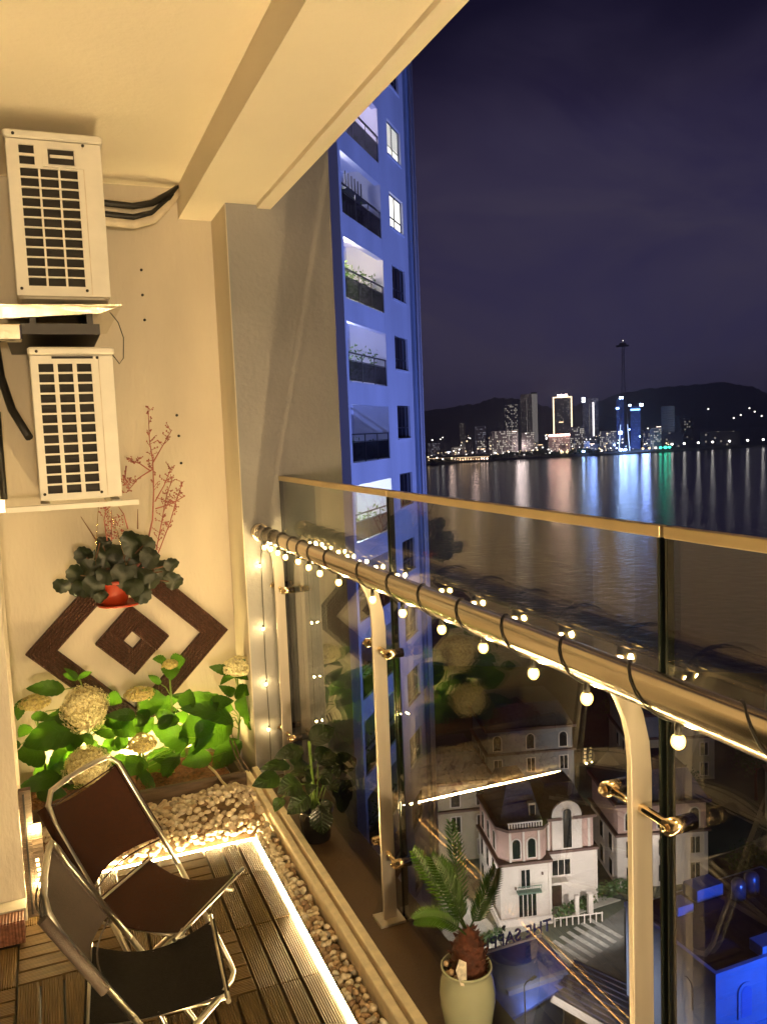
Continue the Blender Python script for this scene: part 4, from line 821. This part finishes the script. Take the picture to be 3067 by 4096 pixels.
for hi_,(a,e_) in enumerate(((45.6,.010),(45.9,.006),(46.3,.001),(45.1,.003),(44.7,.0),(43.2,.011))): lamp(a,2300,1.5+e_*2300-G+20-20,2.2,'w',('highest white lamp of the dark hillside cluster at the right','white hillside lamp just right of and below the highest one','low white hillside lamp nearest the right picture edge','low hillside lamp left of the right-edge cluster','lowest lamp of the hillside cluster','lone white hillside lamp far left of the cluster')[hi_],'hillside lamps')
def plamp(name,loc,power,col,rad):
    l=bpy.data.lights.new(name,'POINT'); l.energy=power; l.color=col; l.shadow_soft_size=rad
    o=bpy.data.objects.new(name,l); C.objects.link(o); o.location=loc
for a,d,z,p_w,c_,r_ in((34.1,1495,14,190000,(1,.56,.46),17),(35.95,1490,12,48000,(.2,.38,1),9),(38.3,1480,14,75000,(.32,.5,1),16),(39.4,1520,10,50000,(.25,.4,1),8),(31.4,1480,16,60000,(1,.8,.75),12),(28.2,1400,9,26000,(1,.7,.6),7),(26.6,1330,8,16000,(1,.7,.6),6)): plamp('city_floodlight',pol(a,d,G+z),p_w,c_,r_)  # bare points added to wash the facades and streak the water
# cable-car mast
t=thing('cable_car_mast','very tall lattice cable car mast with a crossbeam on top','tower',pol(38.03,1430,G+2),-R(38.03))
b=B(); H_=180
for s in(-1,1):
    for q in(-1,1): b.tube([(s*9,q*9,0),(s*2.4,q*2.4,H_*.6),(s*1.3,q*1.3,H_)],.55,4)
for k in range(14):
    z=H_*k/14; z2=H_*(k+1)/14; f=lambda z:9-6.6*min(1,z/(H_*.6)) if z<H_*.6 else 2.4-1.1*(z-H_*.6)/(H_*.4)
    b.tube([(-f(z),-f(z),z),(f(z2),-f(z2),z2)],.3,3); b.tube([(f(z),-f(z),z),(-f(z2),-f(z2),z2)],.3,3)
b.build('lattice',mat('mast_steel',(.25,.27,.35),.6),t,world=False)
B().box((-11,-2,H_-9),(9,2,H_-6)).box((-6,-2,H_-6),(5,2,H_-3)).build('crossbeam',far_d,t,world=False)
for s in(-1,1): B().tube([(s*8.5,-9.2,2),(s*5.6,-5.9,H_*.25)],.7,5).build('edge_light',emat('mast_light_%d'%s,(.45,.6,1),3),t,world=False)
B().ball((0,0,H_+1),.8,6,4).build('beacon',emat('beacon',(1,.9,.8),3),t,world=False)
# ================================================================ blue tower
ang=math.atan2(.771,.637)
tw=thing('apartment_tower','tall apartment tower washed in blue light beyond the grey column','building',(10.45,29.19,G),ang)
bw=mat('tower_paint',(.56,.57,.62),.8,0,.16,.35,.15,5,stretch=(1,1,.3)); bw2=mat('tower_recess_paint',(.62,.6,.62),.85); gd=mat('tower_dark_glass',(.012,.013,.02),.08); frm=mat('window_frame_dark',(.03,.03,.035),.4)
z_of=lambda k:.36-G+3.05*k
b=B(); K0,K1=-16,8; top=z_of(K1)
b.box((0,0,0),(.25,1.6,top)).box((5.0,0,0),(6.3,.5,top)).box((8.35,0,0),(9.05,.5,top)).box((9.051,.2,0),(9.099,1.5,top)).box((0,1.6,0),(10.27,13,top)).box((5.0,.5,0),(10.25,1.599,top))
for k in range(K0,K1):
    z=z_of(k); 
    b.box((.251,.002,z+2.2),(4.999,.25,z+3.05-.001)); b.box((.251,.251,z-.18),(4.999,1.599,z))
    b.box((6.301,.002,z+2.28),(8.349,.49,z+3.05+.80))
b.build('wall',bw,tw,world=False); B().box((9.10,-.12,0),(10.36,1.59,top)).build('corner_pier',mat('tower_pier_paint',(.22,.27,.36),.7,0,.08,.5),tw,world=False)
rr=random.Random(2)
lampm=B().ball((0,0,0),.15,10,6)
lit={-1:(1300,(.85,.92,1)),2:(800,(1,.82,.6)),4:(700,(.9,.78,1)),1:(330,(.68,.68,1)),3:(170,(.8,.78,1)),5:(150,(.85,.8,1)),0:(35,(.5,.6,1))}
lms={k:lampm.mesh('ceiling_lamp',emat('tower_lamp_%d'%k,c,s)) for k,(s,c) in lit.items()}
rail=B(); 
for x in(.35,1.9,3.45,4.95): rail.box((x-.02,.03,0),(x+.02,.07,1.05))
rail.box((.252,.02,1.05),(4.998,.08,1.10)); rail.box((.252,.035,.78),(4.998,.065,.81))
railm=rail.mesh('railing',frm); paneb=B().box((.26,.045,.05),(4.99,.052,.77)).mesh('railing_glass',glassmat('tower_railing_glass',(.35,.36,.4),1.5))
doorf=B().box((.6,1.56,0),(.68,1.595,2.1)).box((2.2,1.56,0),(2.28,1.595,2.1)).box((3.4,1.56,0),(3.48,1.595,2.1)).box((.6,1.56,2.1),(3.48,1.595,2.18)); doorm=doorf.mesh('door_frame',frm)
dglass=B().box((.681,1.575,.02),(2.199,1.59,2.099)).box((2.281,1.575,.02),(3.399,1.59,2.099)).mesh('door_glass',gd); dlit=B().box((.681,1.575,.02),(2.199,1.59,2.099)).mesh('door_glass',emat('lit_door',(.95,.97,1),2.6))
winf=B().box((6.302,.10,0),(6.36,.16,1.46)).box((8.29,.10,0),(8.348,.16,1.46)).box((7.28,.10,0),(7.36,.16,1.46)).box((6.361,.10,0),(8.289,.16,.06)).box((6.361,.10,1.40),(8.289,.16,1.46)).box((6.361,.10,.45),(8.289,.16,.51)).mesh('window_frame',frm)
sill=B().box((6.25,-.06,-.06),(8.4,-.002,0)).mesh('window_sill',bw)
panes={k:B().box((6.36,.13,.06),(8.29,.14,1.40)).mesh('pane',m) for k,m in(('d',gd),('l',emat('lit_window',(1,.97,.9),1.7)))}
blind=B()
for i in range(9): blind.box((6.38,.085,.55+i*.1),(8.27,.095,.60+i*.1))
blindm=blind.mesh('blind',mat('blind_slats',(.1,.1,.12),.6))
pot_leaf=leafmat('tower_plants',(.03,.08,.02),(.12,.2,.05),.2,vein=False)
for k in range(K0,K1):
    z=z_of(k)
    bal=inst(railm,'balcony_railing',tw,(0,0,z)); inst(paneb,'railing_glass',bal,(0,0,0))
    dr=inst(doorm,'balcony_door',tw,(0,0,z)); inst(dlit if k==-1 else dglass,'door_glass',dr,(0,0,0))
    if k in lms: inst(lms[k],'wall_lamp',tw,(.47,.85,z+1.75))
    wf=inst(winf,'window',tw,(0,0,z+.81)); inst(panes['l' if k in(3,4) else 'd'],'pane',wf,(0,0,0)); inst(sill,'window_sill',wf,(0,0,0))
    if k==4: inst(blindm,'blind',wf,(0,0,0))
    if True:
        b=B(); n={-1:160,1:240,2:420,3:90,4:120}.get(k,30+(k*37)%90)
        for i in range(n):
            x=rr.choice([.8,1.5,2.6,4.1])+rr.gauss(0,.35); x=min(4.8,max(.4,x)); y=.3+rr.uniform(-.1,.35); zz=rr.uniform(.1,1.5 if k in(1,2) else 1.05)
            d=Vector((rr.uniform(-1,1),rr.uniform(-1,1),rr.uniform(-.4,1))).normalized()*rr.uniform(.1,.24); s_=d.orthogonal().normalized()*.05; c=Vector((x,y,zz))
            b.add([c,c+d*.5+s_,c+d,c+d*.5-s_],[(0,1,2,3)])
        o=b.build('balcony_plants',pot_leaf,tw,world=False); o.location=(0,0,z); o['kind']='stuff'
    if k==3:
        b=B()
        for i in range(6): b.box((2.3+i*.38,.55,1.45),(2.34+i*.38,.60,2.1)); b.box((2.25+i*.36,.57,.35),(2.5+i*.36,.58,1.0))
        b.box((2.2,.5,1.40),(4.7,1.2,1.45)); o=b.build('laundry_rack',frm,tw,world=False); o.location=(0,0,z)
b=B().tube([(9.5,-.2,0),(9.5,-.2,top)],.07,8).tube([(10.0,-.19,0),(10.0,-.19,top)],.05,8); b.build('rain_pipe',bw2,tw,world=False)
def spot(name,loc,aim,power,col,ang_,rad=1.0,blend=.4):
    l=bpy.data.lights.new(name,'SPOT'); l.energy=power; l.color=col; l.spot_size=R(ang_); l.spot_blend=blend; l.shadow_soft_size=rad
    o=bpy.data.objects.new(name,l); C.objects.link(o); o.location=loc; o.rotation_euler=(Vector(aim)-Vector(loc)).to_track_quat('-Z','Y').to_euler(); return o
spot('tower_floodlight',(32.5,4.5,-22),(13.5,33,9),74000,(.22,.31,1.0),62,.6,blend=1.0)
# ================================================================ villas
cream=mat('villa_white',(.62,.53,.48),.8,0,.05,.8,.15,6); pinkw=mat('villa_pink',(.47,.30,.26),.8,0,.07,.8,.15,6); beige=mat('villa_beige',(.42,.35,.26),.8,0,.1,.6,.15,6); greyv=mat('villa_grey',(.22,.21,.22),.8,0,.1,.6)
roofm=mat('slate_roof',(.055,.055,.062),.6,0,.3,3,.4,12); trimm=mat('brown_cornice',(.13,.07,.06),.7); irm=mat('balcony_iron',(.12,.17,.14),.5); glz=mat('villa_glass',(.012,.014,.016),.1)
def arch(x0,x1,z0,z1,y,th,n=10):
    r=(x1-x0)/2; cx=(x0+x1)/2; zc=z1-r
    poly=[(x0,z0),(x1,z0)]+[(cx+r*math.cos(math.pi*i/n),zc+r*math.sin(math.pi*i/n)) for i in range(n+1)]
    return B().prism(poly,th,'y',y)
def vwin(t,x0,x1,z0,z1,y,n=2,arched=False,face='f'):
    # a framed window set 3 cm proud with dark panes; face f: front (-y), l: left side (-x)
    w_=x1-x0
    f=(arch(x0-.1,x1+.1,z0-.1,z1+.1,y-.07,.065) if arched else B().box((x0-.1,y-.07,z0-.1),(x1+.1,y-.005,z1+.1)))
    p=[]
    for i in range(n):
        a=x0+w_*i/n+.05; c=x0+w_*(i+1)/n-.05
        p.append(arch(a,c,z0,z1,y-.085,.012) if arched and n==1 else B().box((a,y-.085,z0),(c,y-.073,z1-(.35*w_ if arched else 0))))
    if face=='l':
        for q in [f]+p: q.v=[(b_,-a_ if False else a_,c_) for a_,b_,c_ in q.v]
    o=f.build('window',cream,t,world=False)
    for q in p: q.build('pane',glz,o,world=False)
def villa(label,x,y,rz,w_,dp,h1,h2,body,upper,lights=None,roofh=3.2):
    t=thing('villa',label,'house',(x,y,G),rz,'villas below the balcony')
    B().box((0,0,0),(w_,dp,h1)).build('wall',body,t,world=False)
    B().box((-.25,-.25,h1),(w_+.25,dp+.25,h1+.25)).build('cornice',trimm,t,world=False)
    B().box((.15,.15,h1+.25),(w_-.15,dp-.15,h2)).build('upper_wall',upper,t,world=False)
    B().box((-.3,-.3,h2),(w_+.3,dp+.3,h2+.35)).build('cornice',trimm,t,world=False)
    i=1.6
    B().add([(0,0,h2+.35),(w_,0,h2+.35),(w_,dp,h2+.35),(0,dp,h2+.35),(i,i,h2+roofh),(w_-i,i,h2+roofh),(w_-i,dp-i,h2+roofh),(i,dp-i,h2+roofh)],[(0,1,5,4),(1,2,6,5),(2,3,7,6),(3,0,4,7),(4,5,6,7)]).build('roof',roofm,t,world=False)
    return t
# the bright corner villa
t=thing('villa','bright corner villa with pink upper floor and slate mansard roof','house',(39.35,70.6,G),R(-14),'villas below the balcony')
B().box((0,0,0),(5.2,8.6,5.9)).build('wall',cream,t,world=False)
B().box((5.201,1.5,0),(10.7,8.6,5.9)).build('wall',cream,t,world=False)
B().prism([(-.25,1.2),(-.25,-.25),(5.45,-.25),(5.45,1.25),(10.95,1.25),(10.95,8.8),(-.25,8.8)],.28,'z',5.9).build('cornice',trimm,t,world=False)
B().prism([(.15,1.1),(1.0,.15),(4.4,.15),(5.1,.9),(5.1,8.5),(.15,8.5)],3.2,'z',6.18).build('upper_wall',pinkw,t,world=False)
B().box((5.101,1.7,6.18),(10.5,8.5,9.4)).build('upper_wall',pinkw,t,world=False)
B().prism([(-.15,1.0),(.9,-.15),(4.5,-.15),(5.4,.8),(5.4,1.35),(10.8,1.35),(10.8,8.8),(-.15,8.8)],.3,'z',9.38).build('cornice',trimm,t,world=False)
bb=B()
for i in range(13): bb.box((.98+i*.285,.02,9.69),(1.10+i*.285,.14,10.2))
bb.box((.9,.0,10.2),(4.5,.16,10.34)); bb.build('balustrade',cream,t,world=False)
B().add([(.4,1.2,9.69),(4.9,1.2,9.69),(4.9,8.3,9.69),(.4,8.3,9.69),(1.7,3.0,13.1),(4.2,3.0,13.1),(4.2,7.4,13.1),(1.7,7.4,13.1)],[(0,1,5,4),(1,2,6,5),(2,3,7,6),(3,0,4,7),(4,5,6,7)]).build('roof',roofm,t,world=False)
B().add([(5.3,3.2,9.69),(10.4,3.2,9.69),(10.4,8.3,9.69),(5.3,8.3,9.69),(6.3,4.6,12.0),(9.4,4.6,12.0),(9.4,7.4,12.0),(6.3,7.4,12.0)],[(0,1,5,4),(1,2,6,5),(2,3,7,6),(3,0,4,7),(4,5,6,7)]).build('roof',roofm,t,world=False)
dm=B().box((3.6,1.5,10.0),(4.3,3,11.5)).build('dormer',beige,t,world=False); B().box((3.7,1.45,10.2),(4.2,1.49,11.3)).build('pane',glz,dm,world=False)
g1=arch(6.0,9.2,6.2,11.4,1.44,.24).build('gable',cream,t,world=False)
vwin(t,7.1,8.1,6.4,10.6,1.42,1,True)
vwin(t,1.3,2.2,6.5,8.5,.15,1,True); vwin(t,2.9,3.8,6.5,8.5,.15,1,True)
vwin(t,1.8,3.7,.35,2.7,0,4); vwin(t,2.1,3.1,3.4,5.3,0,2); vwin(t,5.9,7.9,3.5,5.1,1.5,3)
bl_=B().box((1.6,-.7,3.05),(4.1,-.005,3.2))
for i in range(11): bl_.box((1.62+i*.24,-.69,3.2),(1.66+i*.24,-.65,3.85))
bl_.box((1.6,-.7,3.85),(4.1,-.64,3.92)); bl_.build('iron_balcony',irm,t,world=False)
B().box((5.3,1.43,0),(6.9,1.49,2.9)).build('porch_door',mat('dark_timber_door',(.05,.025,.018),.5),t,world=False); B().box((5.2,.4,3.0),(7.3,1.49,3.25)).build('porch_roof',cream,t,world=False)
B().box((-.4,-1.2,0),(5.0,-1.0,.85)).box((-.6,-1.2,0),(-.4,6,.85)).build('garden_wall',cream,t,world=False)
for zz in(.6,3.6,6.6):
    for yy in(2.0,4.3,6.5): vwin(t,yy,yy+.9,zz,zz+1.9,0 if zz<6 else .15,1,zz>6,'l')
t0=t
def generic(label,x,y,rz,w_,dp,h1,h2,body,upper,cols_):
    t=villa(label,x,y,rz,w_,dp,h1,h2,body,upper)
    for i in range(cols_):
        x0=.9+i*(w_-1.8-1.1)/max(1,cols_-1)
        for z0 in (.6,3.5): vwin(t,x0,x0+1.1,z0,z0+1.8,0,2)
        vwin(t,x0,x0+1.1,h1+.6,h1+2.6,.15,1,True)
    for yy in(1.5,4.5):
        for z0 in (.6,3.5): vwin(t,yy,yy+1,z0,z0+1.8,0,1,False,'l')
    return t
generic('pale villa partly hidden behind the nearest railing post',53.6,70.5,R(-18),10,9,5.9,9.2,cream,pinkw,3)
generic('beige villa behind the left side of the bright corner villa',36.5,84.5,R(-14),9,9,5.9,9.2,beige,beige,3)
generic('shadowy villa with a tall roof at the right picture edge',74,67,R(-35),14,11,6.5,10,greyv,greyv,4)
generic('dark villa in the second row behind the bright corner villa',52,96,R(-16),12,10,6,9.3,greyv,greyv,3)
generic('dark villa in the second row right of the railing post',72,92,R(-22),12,10,6,9.3,beige,greyv,3)
generic('dark villa at the far end of the second row by the trees',92,84,R(-32),12,10,6,9.3,greyv,greyv,3)
for (x,y,z0,z1,p_) in((5.2,1.38,0,5.9,.16),(10.55,1.38,0,5.9,.16),(-.08,-.08,0,5.9,.18),(5.02,-.08,0,5.9,.18)): B().box((x,y,z0),(x+p_*1.6,y+.16,z1)).build('quoin',cream,t0,world=False)
for k in range(9): B().box((4.9+k*.62,-1.9,0),(5.0+k*.62,-1.8,1.0)).build('fence_post',cream,t0,world=False)
B().box((4.9,-1.88,.85),(10.0,-1.82,.95)).build('fence_rail',cream,t0,world=False); B().box((9.0,-.6,0),(9.5,-.1,2.2)).box((7.6,-.6,0),(8.0,-.2,2.2)).build('gate_pillar',cream,t0,world=False)
for x,z in((1.45,3.3),(4.3,4.6),(5.5,4.9)): B().box((x,-.12 if x<5 else 1.3,z),(x+.16,-.006 if x<5 else 1.49,z+.28)).build('wall_light',trimm,t0,world=False)
for xx in(1.02,2.42,4.0): B().box((xx,.0,6.2),(xx+.2,.148,9.3)).build('pilaster',cream,t0,world=False)
for xx in(5.5,8.6,9.9): B().box((xx,1.55,6.2),(xx+.25,1.698,9.3)).build('pilaster',cream,t0,world=False)
# blue-lit house
bh=thing('blue_house','flat-roofed house with a bright blue lit front at the lower right','house',(39.5,41.5,G),R(0))
bp_=mat('blue_house_paint',(.30,.38,.62),.75,0,.1,.5,.1,4); nv=mat('navy_roof',(.02,.025,.05),.6,0,.3,.8)
B().box((0,0,0),(14,9.5,12.2)).build('wall',bp_,bh,world=False); B().box((.25,.25,12.201),(13.75,9.25,12.25)).build('roof',nv,bh,world=False)
B().box((-.1,-.1,12.2),(14.1,.2,12.55)).box((-.1,.2,12.2),(.2,9.6,12.55)).build('parapet',bp_,bh,world=False)
arch(1.9,3.3,8.6,11.2,-.12,.115).build('niche',bp_,bh,world=False); arch(2.15,3.05,8.7,10.95,-.16,.035).build('niche_panel',mat('niche_blue',(.2,.3,.7),.5),bh,world=False)
B().box((-.06,-.15,7.6),(14.1,-.005,7.9)).build('cornice',bp_,bh,world=False)
B().box((4.6,-.06,9.9),(6.2,-.01,11.2)).build('pane',glz,bh,world=False)
for (x0,y0,w_,d_,h_) in((2.6,6.6,1.5,1.4,.7),(5.2,7.4,2.6,1.6,1.0),(4.4,.2,5,1.2,.8)): B().box((x0,y0,12.26),(x0+w_,y0+d_,12.26+h_)).build('roof_unit',bp_,bh,world=False)
for yy in(2.2,): 
    o=arch(yy,yy+1.0,8.4,10.6,-.10,.09); o.v=[(b_,a_,c_) for a_,b_,c_ in o.v]; o.build('side_niche',bp_,bh,world=False)
spot('blue_floodlight',(46,30,-34),(43.5,41.5,-38),15000,(.04,.16,1.0),100,.3)
for x_,y_ in((8.5,6.5),(10.2,6.8)):
    B().lathe([(0,0),(.55,0),(.55,1.3),(.35,1.6),(0,1.65)],(x_,y_,12.26),16).build('water_tank',mat('tank_%d'%int(x_),(.2,.22,.3),.3,.6),bh,world=False)
B().tube([(8.5,6.5,12.4),(8.5,3.0,12.35),(12,3.0,12.35)],.06,6).tube([(10.2,6.8,12.4),(10.2,1,12.35)],.05,6).build('roof_pipe',frm,bh,world=False)
for x_ in(.4,4.2,7.6,11): B().box((x_,-.07,0),(x_+.35,-.004,7.58)).build('pilaster',bp_,bh,world=False)
for x_ in(1.6,5.4,8.8):
    for z_ in(1.0,4.6): vwin(bh,x_,x_+1.5,z_,z_+2.0,0,2)
# gate building with sign seen from behind
gt=thing('gate_building','flat dark-roofed gate building carrying the sign letters','building',(0,0,G))
roofp=[(28.4,52.6),(37.3,54.9),(37.8,60.9),(30.4,60.6)]
B().prism(roofp,4.3,'z',G+.0).build('wall',mat('gate_navy_wall',(.06,.07,.11),.6),gt); B().prism([(28.2,52.4),(37.5,54.7),(38.0,61.1),(30.2,60.8)],.2,'z',G+4.301).build('roof',mat('gate_navy_roof',(.04,.08,.34),.5,0,.35,.5),gt)
B().box((30.4,60.75,G+4.502),(37.9,60.98,G+4.72)).build('sign_rail',cream,gt)
B().box((31.2,55.2,G+4.502),(36.9,55.6,G+4.9)).build('roof_beam',mat('blue_grey_beam',(.16,.18,.32),.6),gt)
cu=bpy.data.curves.new('sign_letters','FONT'); cu.body='THE SAPPHIRE'; cu.size=1.6; cu.extrude=.06; cu.align_x='CENTER'; cu.space_character=1.02
so=bpy.data.objects.new('tmp_text',cu); C.objects.link(so); dg=bpy.context.evaluated_depsgraph_get(); me=bpy.data.meshes.new_from_object(so.evaluated_get(dg)); bpy.data.objects.remove(so)
me.materials.clear(); me.materials.append(mat('navy_letters',(.03,.045,.20),.4))
so=bpy.data.objects.new('sign_letters',me); C.objects.link(so); so.location=(34.3,60.87,G+4.74); so.rotation_euler=(R(90),0,R(180)-R(0)+R(1.5)); so.scale=(.92,1.0,1)
tag(so,'navy sign letters reading THE SAPPHIRE, standing on a gate roof seen from behind','sign')
# ribbed canopy
cn=thing('ribbed_canopy','long ribbed dark canopy with a pale front edge beside the road','canopy',(0,0,G))
a0,a1,b0,b1=Vector((34.6,54.2,G+4.3)),Vector((37.6,46.0,G+4.3)),Vector((38.3,56.2,G+5.0)),Vector((42.3,47.6,G+5.0))
th=Vector((0,0,-.12))
B().add([a0,a1,b1,b0,a0+th,a1+th,b1+th,b0+th],[(0,1,2,3),(7,6,5,4),(0,4,5,1),(1,5,6,2),(2,6,7,3),(3,7,4,0)]).build('canopy_roof',nv,cn)
for i in range(9):
    u=(i+.5)/9; p=a0*(1-u)+b0*u+Vector((0,0,.06)); q=a1*(1-u)+b1*u+Vector((0,0,.06)); B().tube([p,q],.07,5).build('rib',mat('rib_metal',(.05,.06,.14),.5,.3) if i==0 else bpy.data.materials['rib_metal'],cn)
e1=(a1-a0).normalized(); B().add([a0+Vector((-.2,0,-.55)),a1+Vector((-.2,0,-.55)),a1+Vector((-.03,0,.03)),a0+Vector((-.03,0,.03)),a0+Vector((-.03,0,-.55)),a1+Vector((-.03,0,-.55))],[(0,1,2,3),(0,4,5,1),(3,2,5,4),(0,3,4),(1,5,2)]).build('gutter_edge',cream,cn)
for u in(.1,.5,.9):
    p=a0*(1-u)+a1*u; B().tube([(p.x+.3,p.y,G),(p.x+.3,p.y,G+4.1)],.08,8).build('leg',frm,cn)
# road, crossing, pavement
rd=mat('asphalt',(.10,.095,.09),.85,0,.2,.6,.2,8)
def poly(pts,z,m,name,label): return struct(B().add([(x,y,z) for x,y in pts],[tuple(range(len(pts)))]).build(name,m),label)
poly([(38,30),(60,30),(62,66),(52.5,67.5),(38.2,63.4),(20,62.4),(20,58),(36,60)],G+.004,rd,'road','grey asphalt road with a crossing in front of the corner villa')
pv=mat('paving',(.40,.36,.31),.85,0,.15,1.2,.2,6)
b=B().prism([(20,62.6),(38.2,63.6),(38.2,80),(20,80)],.12,'z',G+.0); struct(b.build('pavement',pv),'pale pavement left of the corner villa')
b=B().prism([(38.21,68.2),(52.5,68.6),(51,70.2),(50.2,70.9),(39,70.3)],.12,'z',G+.0); struct(b.build('pavement',pv),'pale forecourt pavement along the villa front')
st_=mat('road_paint',(.24,.22,.2),.7,0,.25,2)
cw=B()
for i in range(7): 
    x=42.0+i*1.05; y=61.3+i*.32; cw.add([(x,y,G+.008),(x+.5,y+.15,G+.008),(x-.5,y+4.2,G+.008),(x-1.0,y+4.05,G+.008)],[(0,1,2,3)])
struct(cw.build('crossing_stripes',st_),'worn pale zebra crossing stripes on the road')
# hedges and trees
hl=leafmat('hedge_leaf',(.02,.05,.012),(.06,.11,.03),.15,.5,False,2)
def bush(label,pts,w_,h_,n,name='hedge'):
    b=B(); L_=[Vector((*p,0)) for p in pts]
    for i in range(n):
        k=rr.randrange(len(L_)-1); u=rr.random(); c=L_[k]*(1-u)+L_[k+1]*u+Vector((rr.uniform(-w_,w_),rr.uniform(-w_,w_),0)); c.z=G+.1+h_*rr.random()**.8
        d=Vector((rr.uniform(-1,1),rr.uniform(-1,1),rr.uniform(-.5,1))).normalized()*rr.uniform(.15,.4); s_=d.orthogonal().normalized()*.13
        b.add([c-d*.5,c+s_,c+d*.5,c-s_],[(0,1,2,3)])
    return tag(b.build(name,hl),label,'hedge')
bush('clipped green hedge strip right of the sign, before the corner villa',[(44.5,68.3),(47,68.9),(49,69.1)],.5,1.0,420)
bush('low green planting left of the sign on the pavement',[(33,67.6),(36,68.2),(38,68.4)],.5,.8,320)
bush('green garden hedge by the villa behind the railing post',[(50,69.6),(52.5,69.6),(55,69.0)],.5,1.6,420)
lf=leafmat('tree_leaf',(.012,.03,.01),(.04,.07,.02),.15,.5,False,.6)
def tree_mesh(seed,h,r_):
    q=random.Random(seed); tb=B().tube([(0,0,0),(.1,.05,h*.3),(.05,-.1,h*.6),(0,0,h*.85)],[.22,.17,.1,.04],7); tips=[]
    for i in range(9):
        a=i*2.4; z=h*(.35+.05*i); e=Vector((math.cos(a)*r_*q.uniform(.5,.9),math.sin(a)*r_*q.uniform(.5,.9),z+h*q.uniform(.08,.22))); tb.tube([(0.05,0,z),(e.x*.5,e.y*.5,z+h*.06),e],[.08,.05,.02],5); tips.append(e); tips.append(e*.6+Vector((0,0,h*.3)))
    tips.append(Vector((0,0,h*.92))); cb=B()
    for e in tips:
        for i in range(70):
            c=e+Vector((q.gauss(0,1),q.gauss(0,1),q.gauss(0,.7)))*r_*.26; d=Vector((q.uniform(-1,1),q.uniform(-1,1),q.uniform(-.6,.6))).normalized()*q.uniform(.2,.42); s_=d.orthogonal().normalized()*.15
            cb.add([c-d*.5,c+s_,c+d*.5,c-s_],[(0,1,2,3)])
    return tb.mesh('trunk',M['trunk']),cb.mesh('crown',lf)
tms=[tree_mesh(s,h,r_) for s,h,r_ in((1,7,2.4),(2,9,2.8),(3,6,2.2))]
TL=[(50.8,78.2,0,'leafy tree between the corner villa and its right neighbour'),(62.5,78,1,'tall tree right of the villa behind the railing post'),(47.5,90,2,'small tree behind the corner villa roof'),(34,90,1,'tree behind the beige villa on the left'),(66,84,2,'small tree before the second row of villas'),(83,80,1,'tall tree before the farthest second-row villa'),(60,104,0,'tree behind the second row near the water'),(80,104,1,'tall tree behind the second row at the right'),(70,80,0,'round tree in the dark lane between villa rows'),(96,72,1,'tall tree at the far right beyond the shadowy villa'),(42,104,0,'tree near the water on the left'),(64,62,2,'small street tree beside the road at the right'),(67,56,0,'street tree behind the blue house')]
for x,y,k,lb in TL:
    t=thing('tree',lb,'tree',(x,y,G),rr.uniform(0,6),'trees among the villas'); inst(tms[k][0],'trunk',t,(0,0,0)); inst(tms[k][1],'crown',t,(0,0,0))
# far-shore tree mass
b=B()
for i in range(5200):
    a=rr.uniform(25.1,36.6); d=sd(a)+rr.uniform(3,45); z=G+1+rr.random()**.7*(9 if 30.2<a<33 or 34.6<a<35.9 else 5.5); c=pol(a,d,z); s_=rr.uniform(.8,2)
    t1=Vector((rr.uniform(-1,1),rr.uniform(-1,1),rr.uniform(-1,1))).normalized()*s_; t2=t1.orthogonal().normalized()*s_*.6; b.add([c-t1,c+t2,c+t1,c-t2],[(0,1,2,3)])
tag(b.build('far_trees',lf),'dark mass of trees along the far shore',kind='stuff')
# street lights around the corner villa (post, arm, lit head with its own lamp)
def street(x,y,h,rz,label,power,aim):
    t=thing('street_lamp',label,'street lamp',(x,y,G),rz,'street lamps in the villa quarter')
    B().tube([(0,0,0),(0,0,h),(.3,0,h+.15),(.9,0,h+.15)],[.07,.05,.045,.04],8).build('pole',frm,t,world=False)
    B().box((.75,-.12,h+.06),(1.35,.12,h+.13)).build('lamp_head',frm,t,world=False); B().box((.8,-.1,h+.04),(1.3,.1,h+.059)).build('lamp_glass',emat('street_glow',(1,.93,.85),30),t,world=False)
    p=Vector((x,y,G+h-.1))+Vector((math.cos(rz),math.sin(rz),0))*1.05
    spot('street_light',p,aim,power,(1,.90,.84),150,.15,.6)
street(34.2,61.6,5.2,R(45),'street lamp behind the sign letters facing the corner villa',5200,(43,71,G+3))
street(46.5,60.2,6,R(80),'street lamp on the road edge right of the crossing',5200,(47,70,G+4))
street(57.5,66.2,6,R(120),'street lamp before the villa behind the railing post',200,(56,71,G+3))
street(30.5,51.5,8,R(20),'street lamp over the ribbed canopy at the lower centre',2600,(37,52,G+4))  # added to light the canopy edge and gate roof
street(50,83,6,R(200),'street lamp in the lane between the villa rows, behind the corner villa',1500,(44,84,G+3))  # added to lift the dark houses behind the corner villa
street(64,84,6,R(60),'street lamp in the lane before the second villa row',2200,(66,92,G+3))  # added to brighten the second row of villas
street(68,62,6,R(40),'street lamp beside the shadowy villa at the right',1300,(77,67,G+4))  # added to brighten the shadowy villa
street(33.5,73.5,5.5,R(10),'street lamp lighting the left side of the corner villa',2000,(39.3,74.5,G+4))

hz=bpy.data.materials.new('night_haze'); hz.use_nodes=True; t=hz.node_tree; t.nodes.clear(); o_=t.nodes.new('ShaderNodeOutputMaterial'); v_=t.nodes.new('ShaderNodeVolumePrincipled')
v_.inputs['Color'].default_value=(.8,.82,.9,1); v_.inputs['Density'].default_value=.0002; v_.inputs['Anisotropy'].default_value=.55; t.links.new(v_.outputs[0],o_.inputs['Volume'])
tag(B().box((-2600,-1200,G-8),(6200,6200,205)).build('haze',hz),'thin night haze over the bay and the hills',kind='stuff')
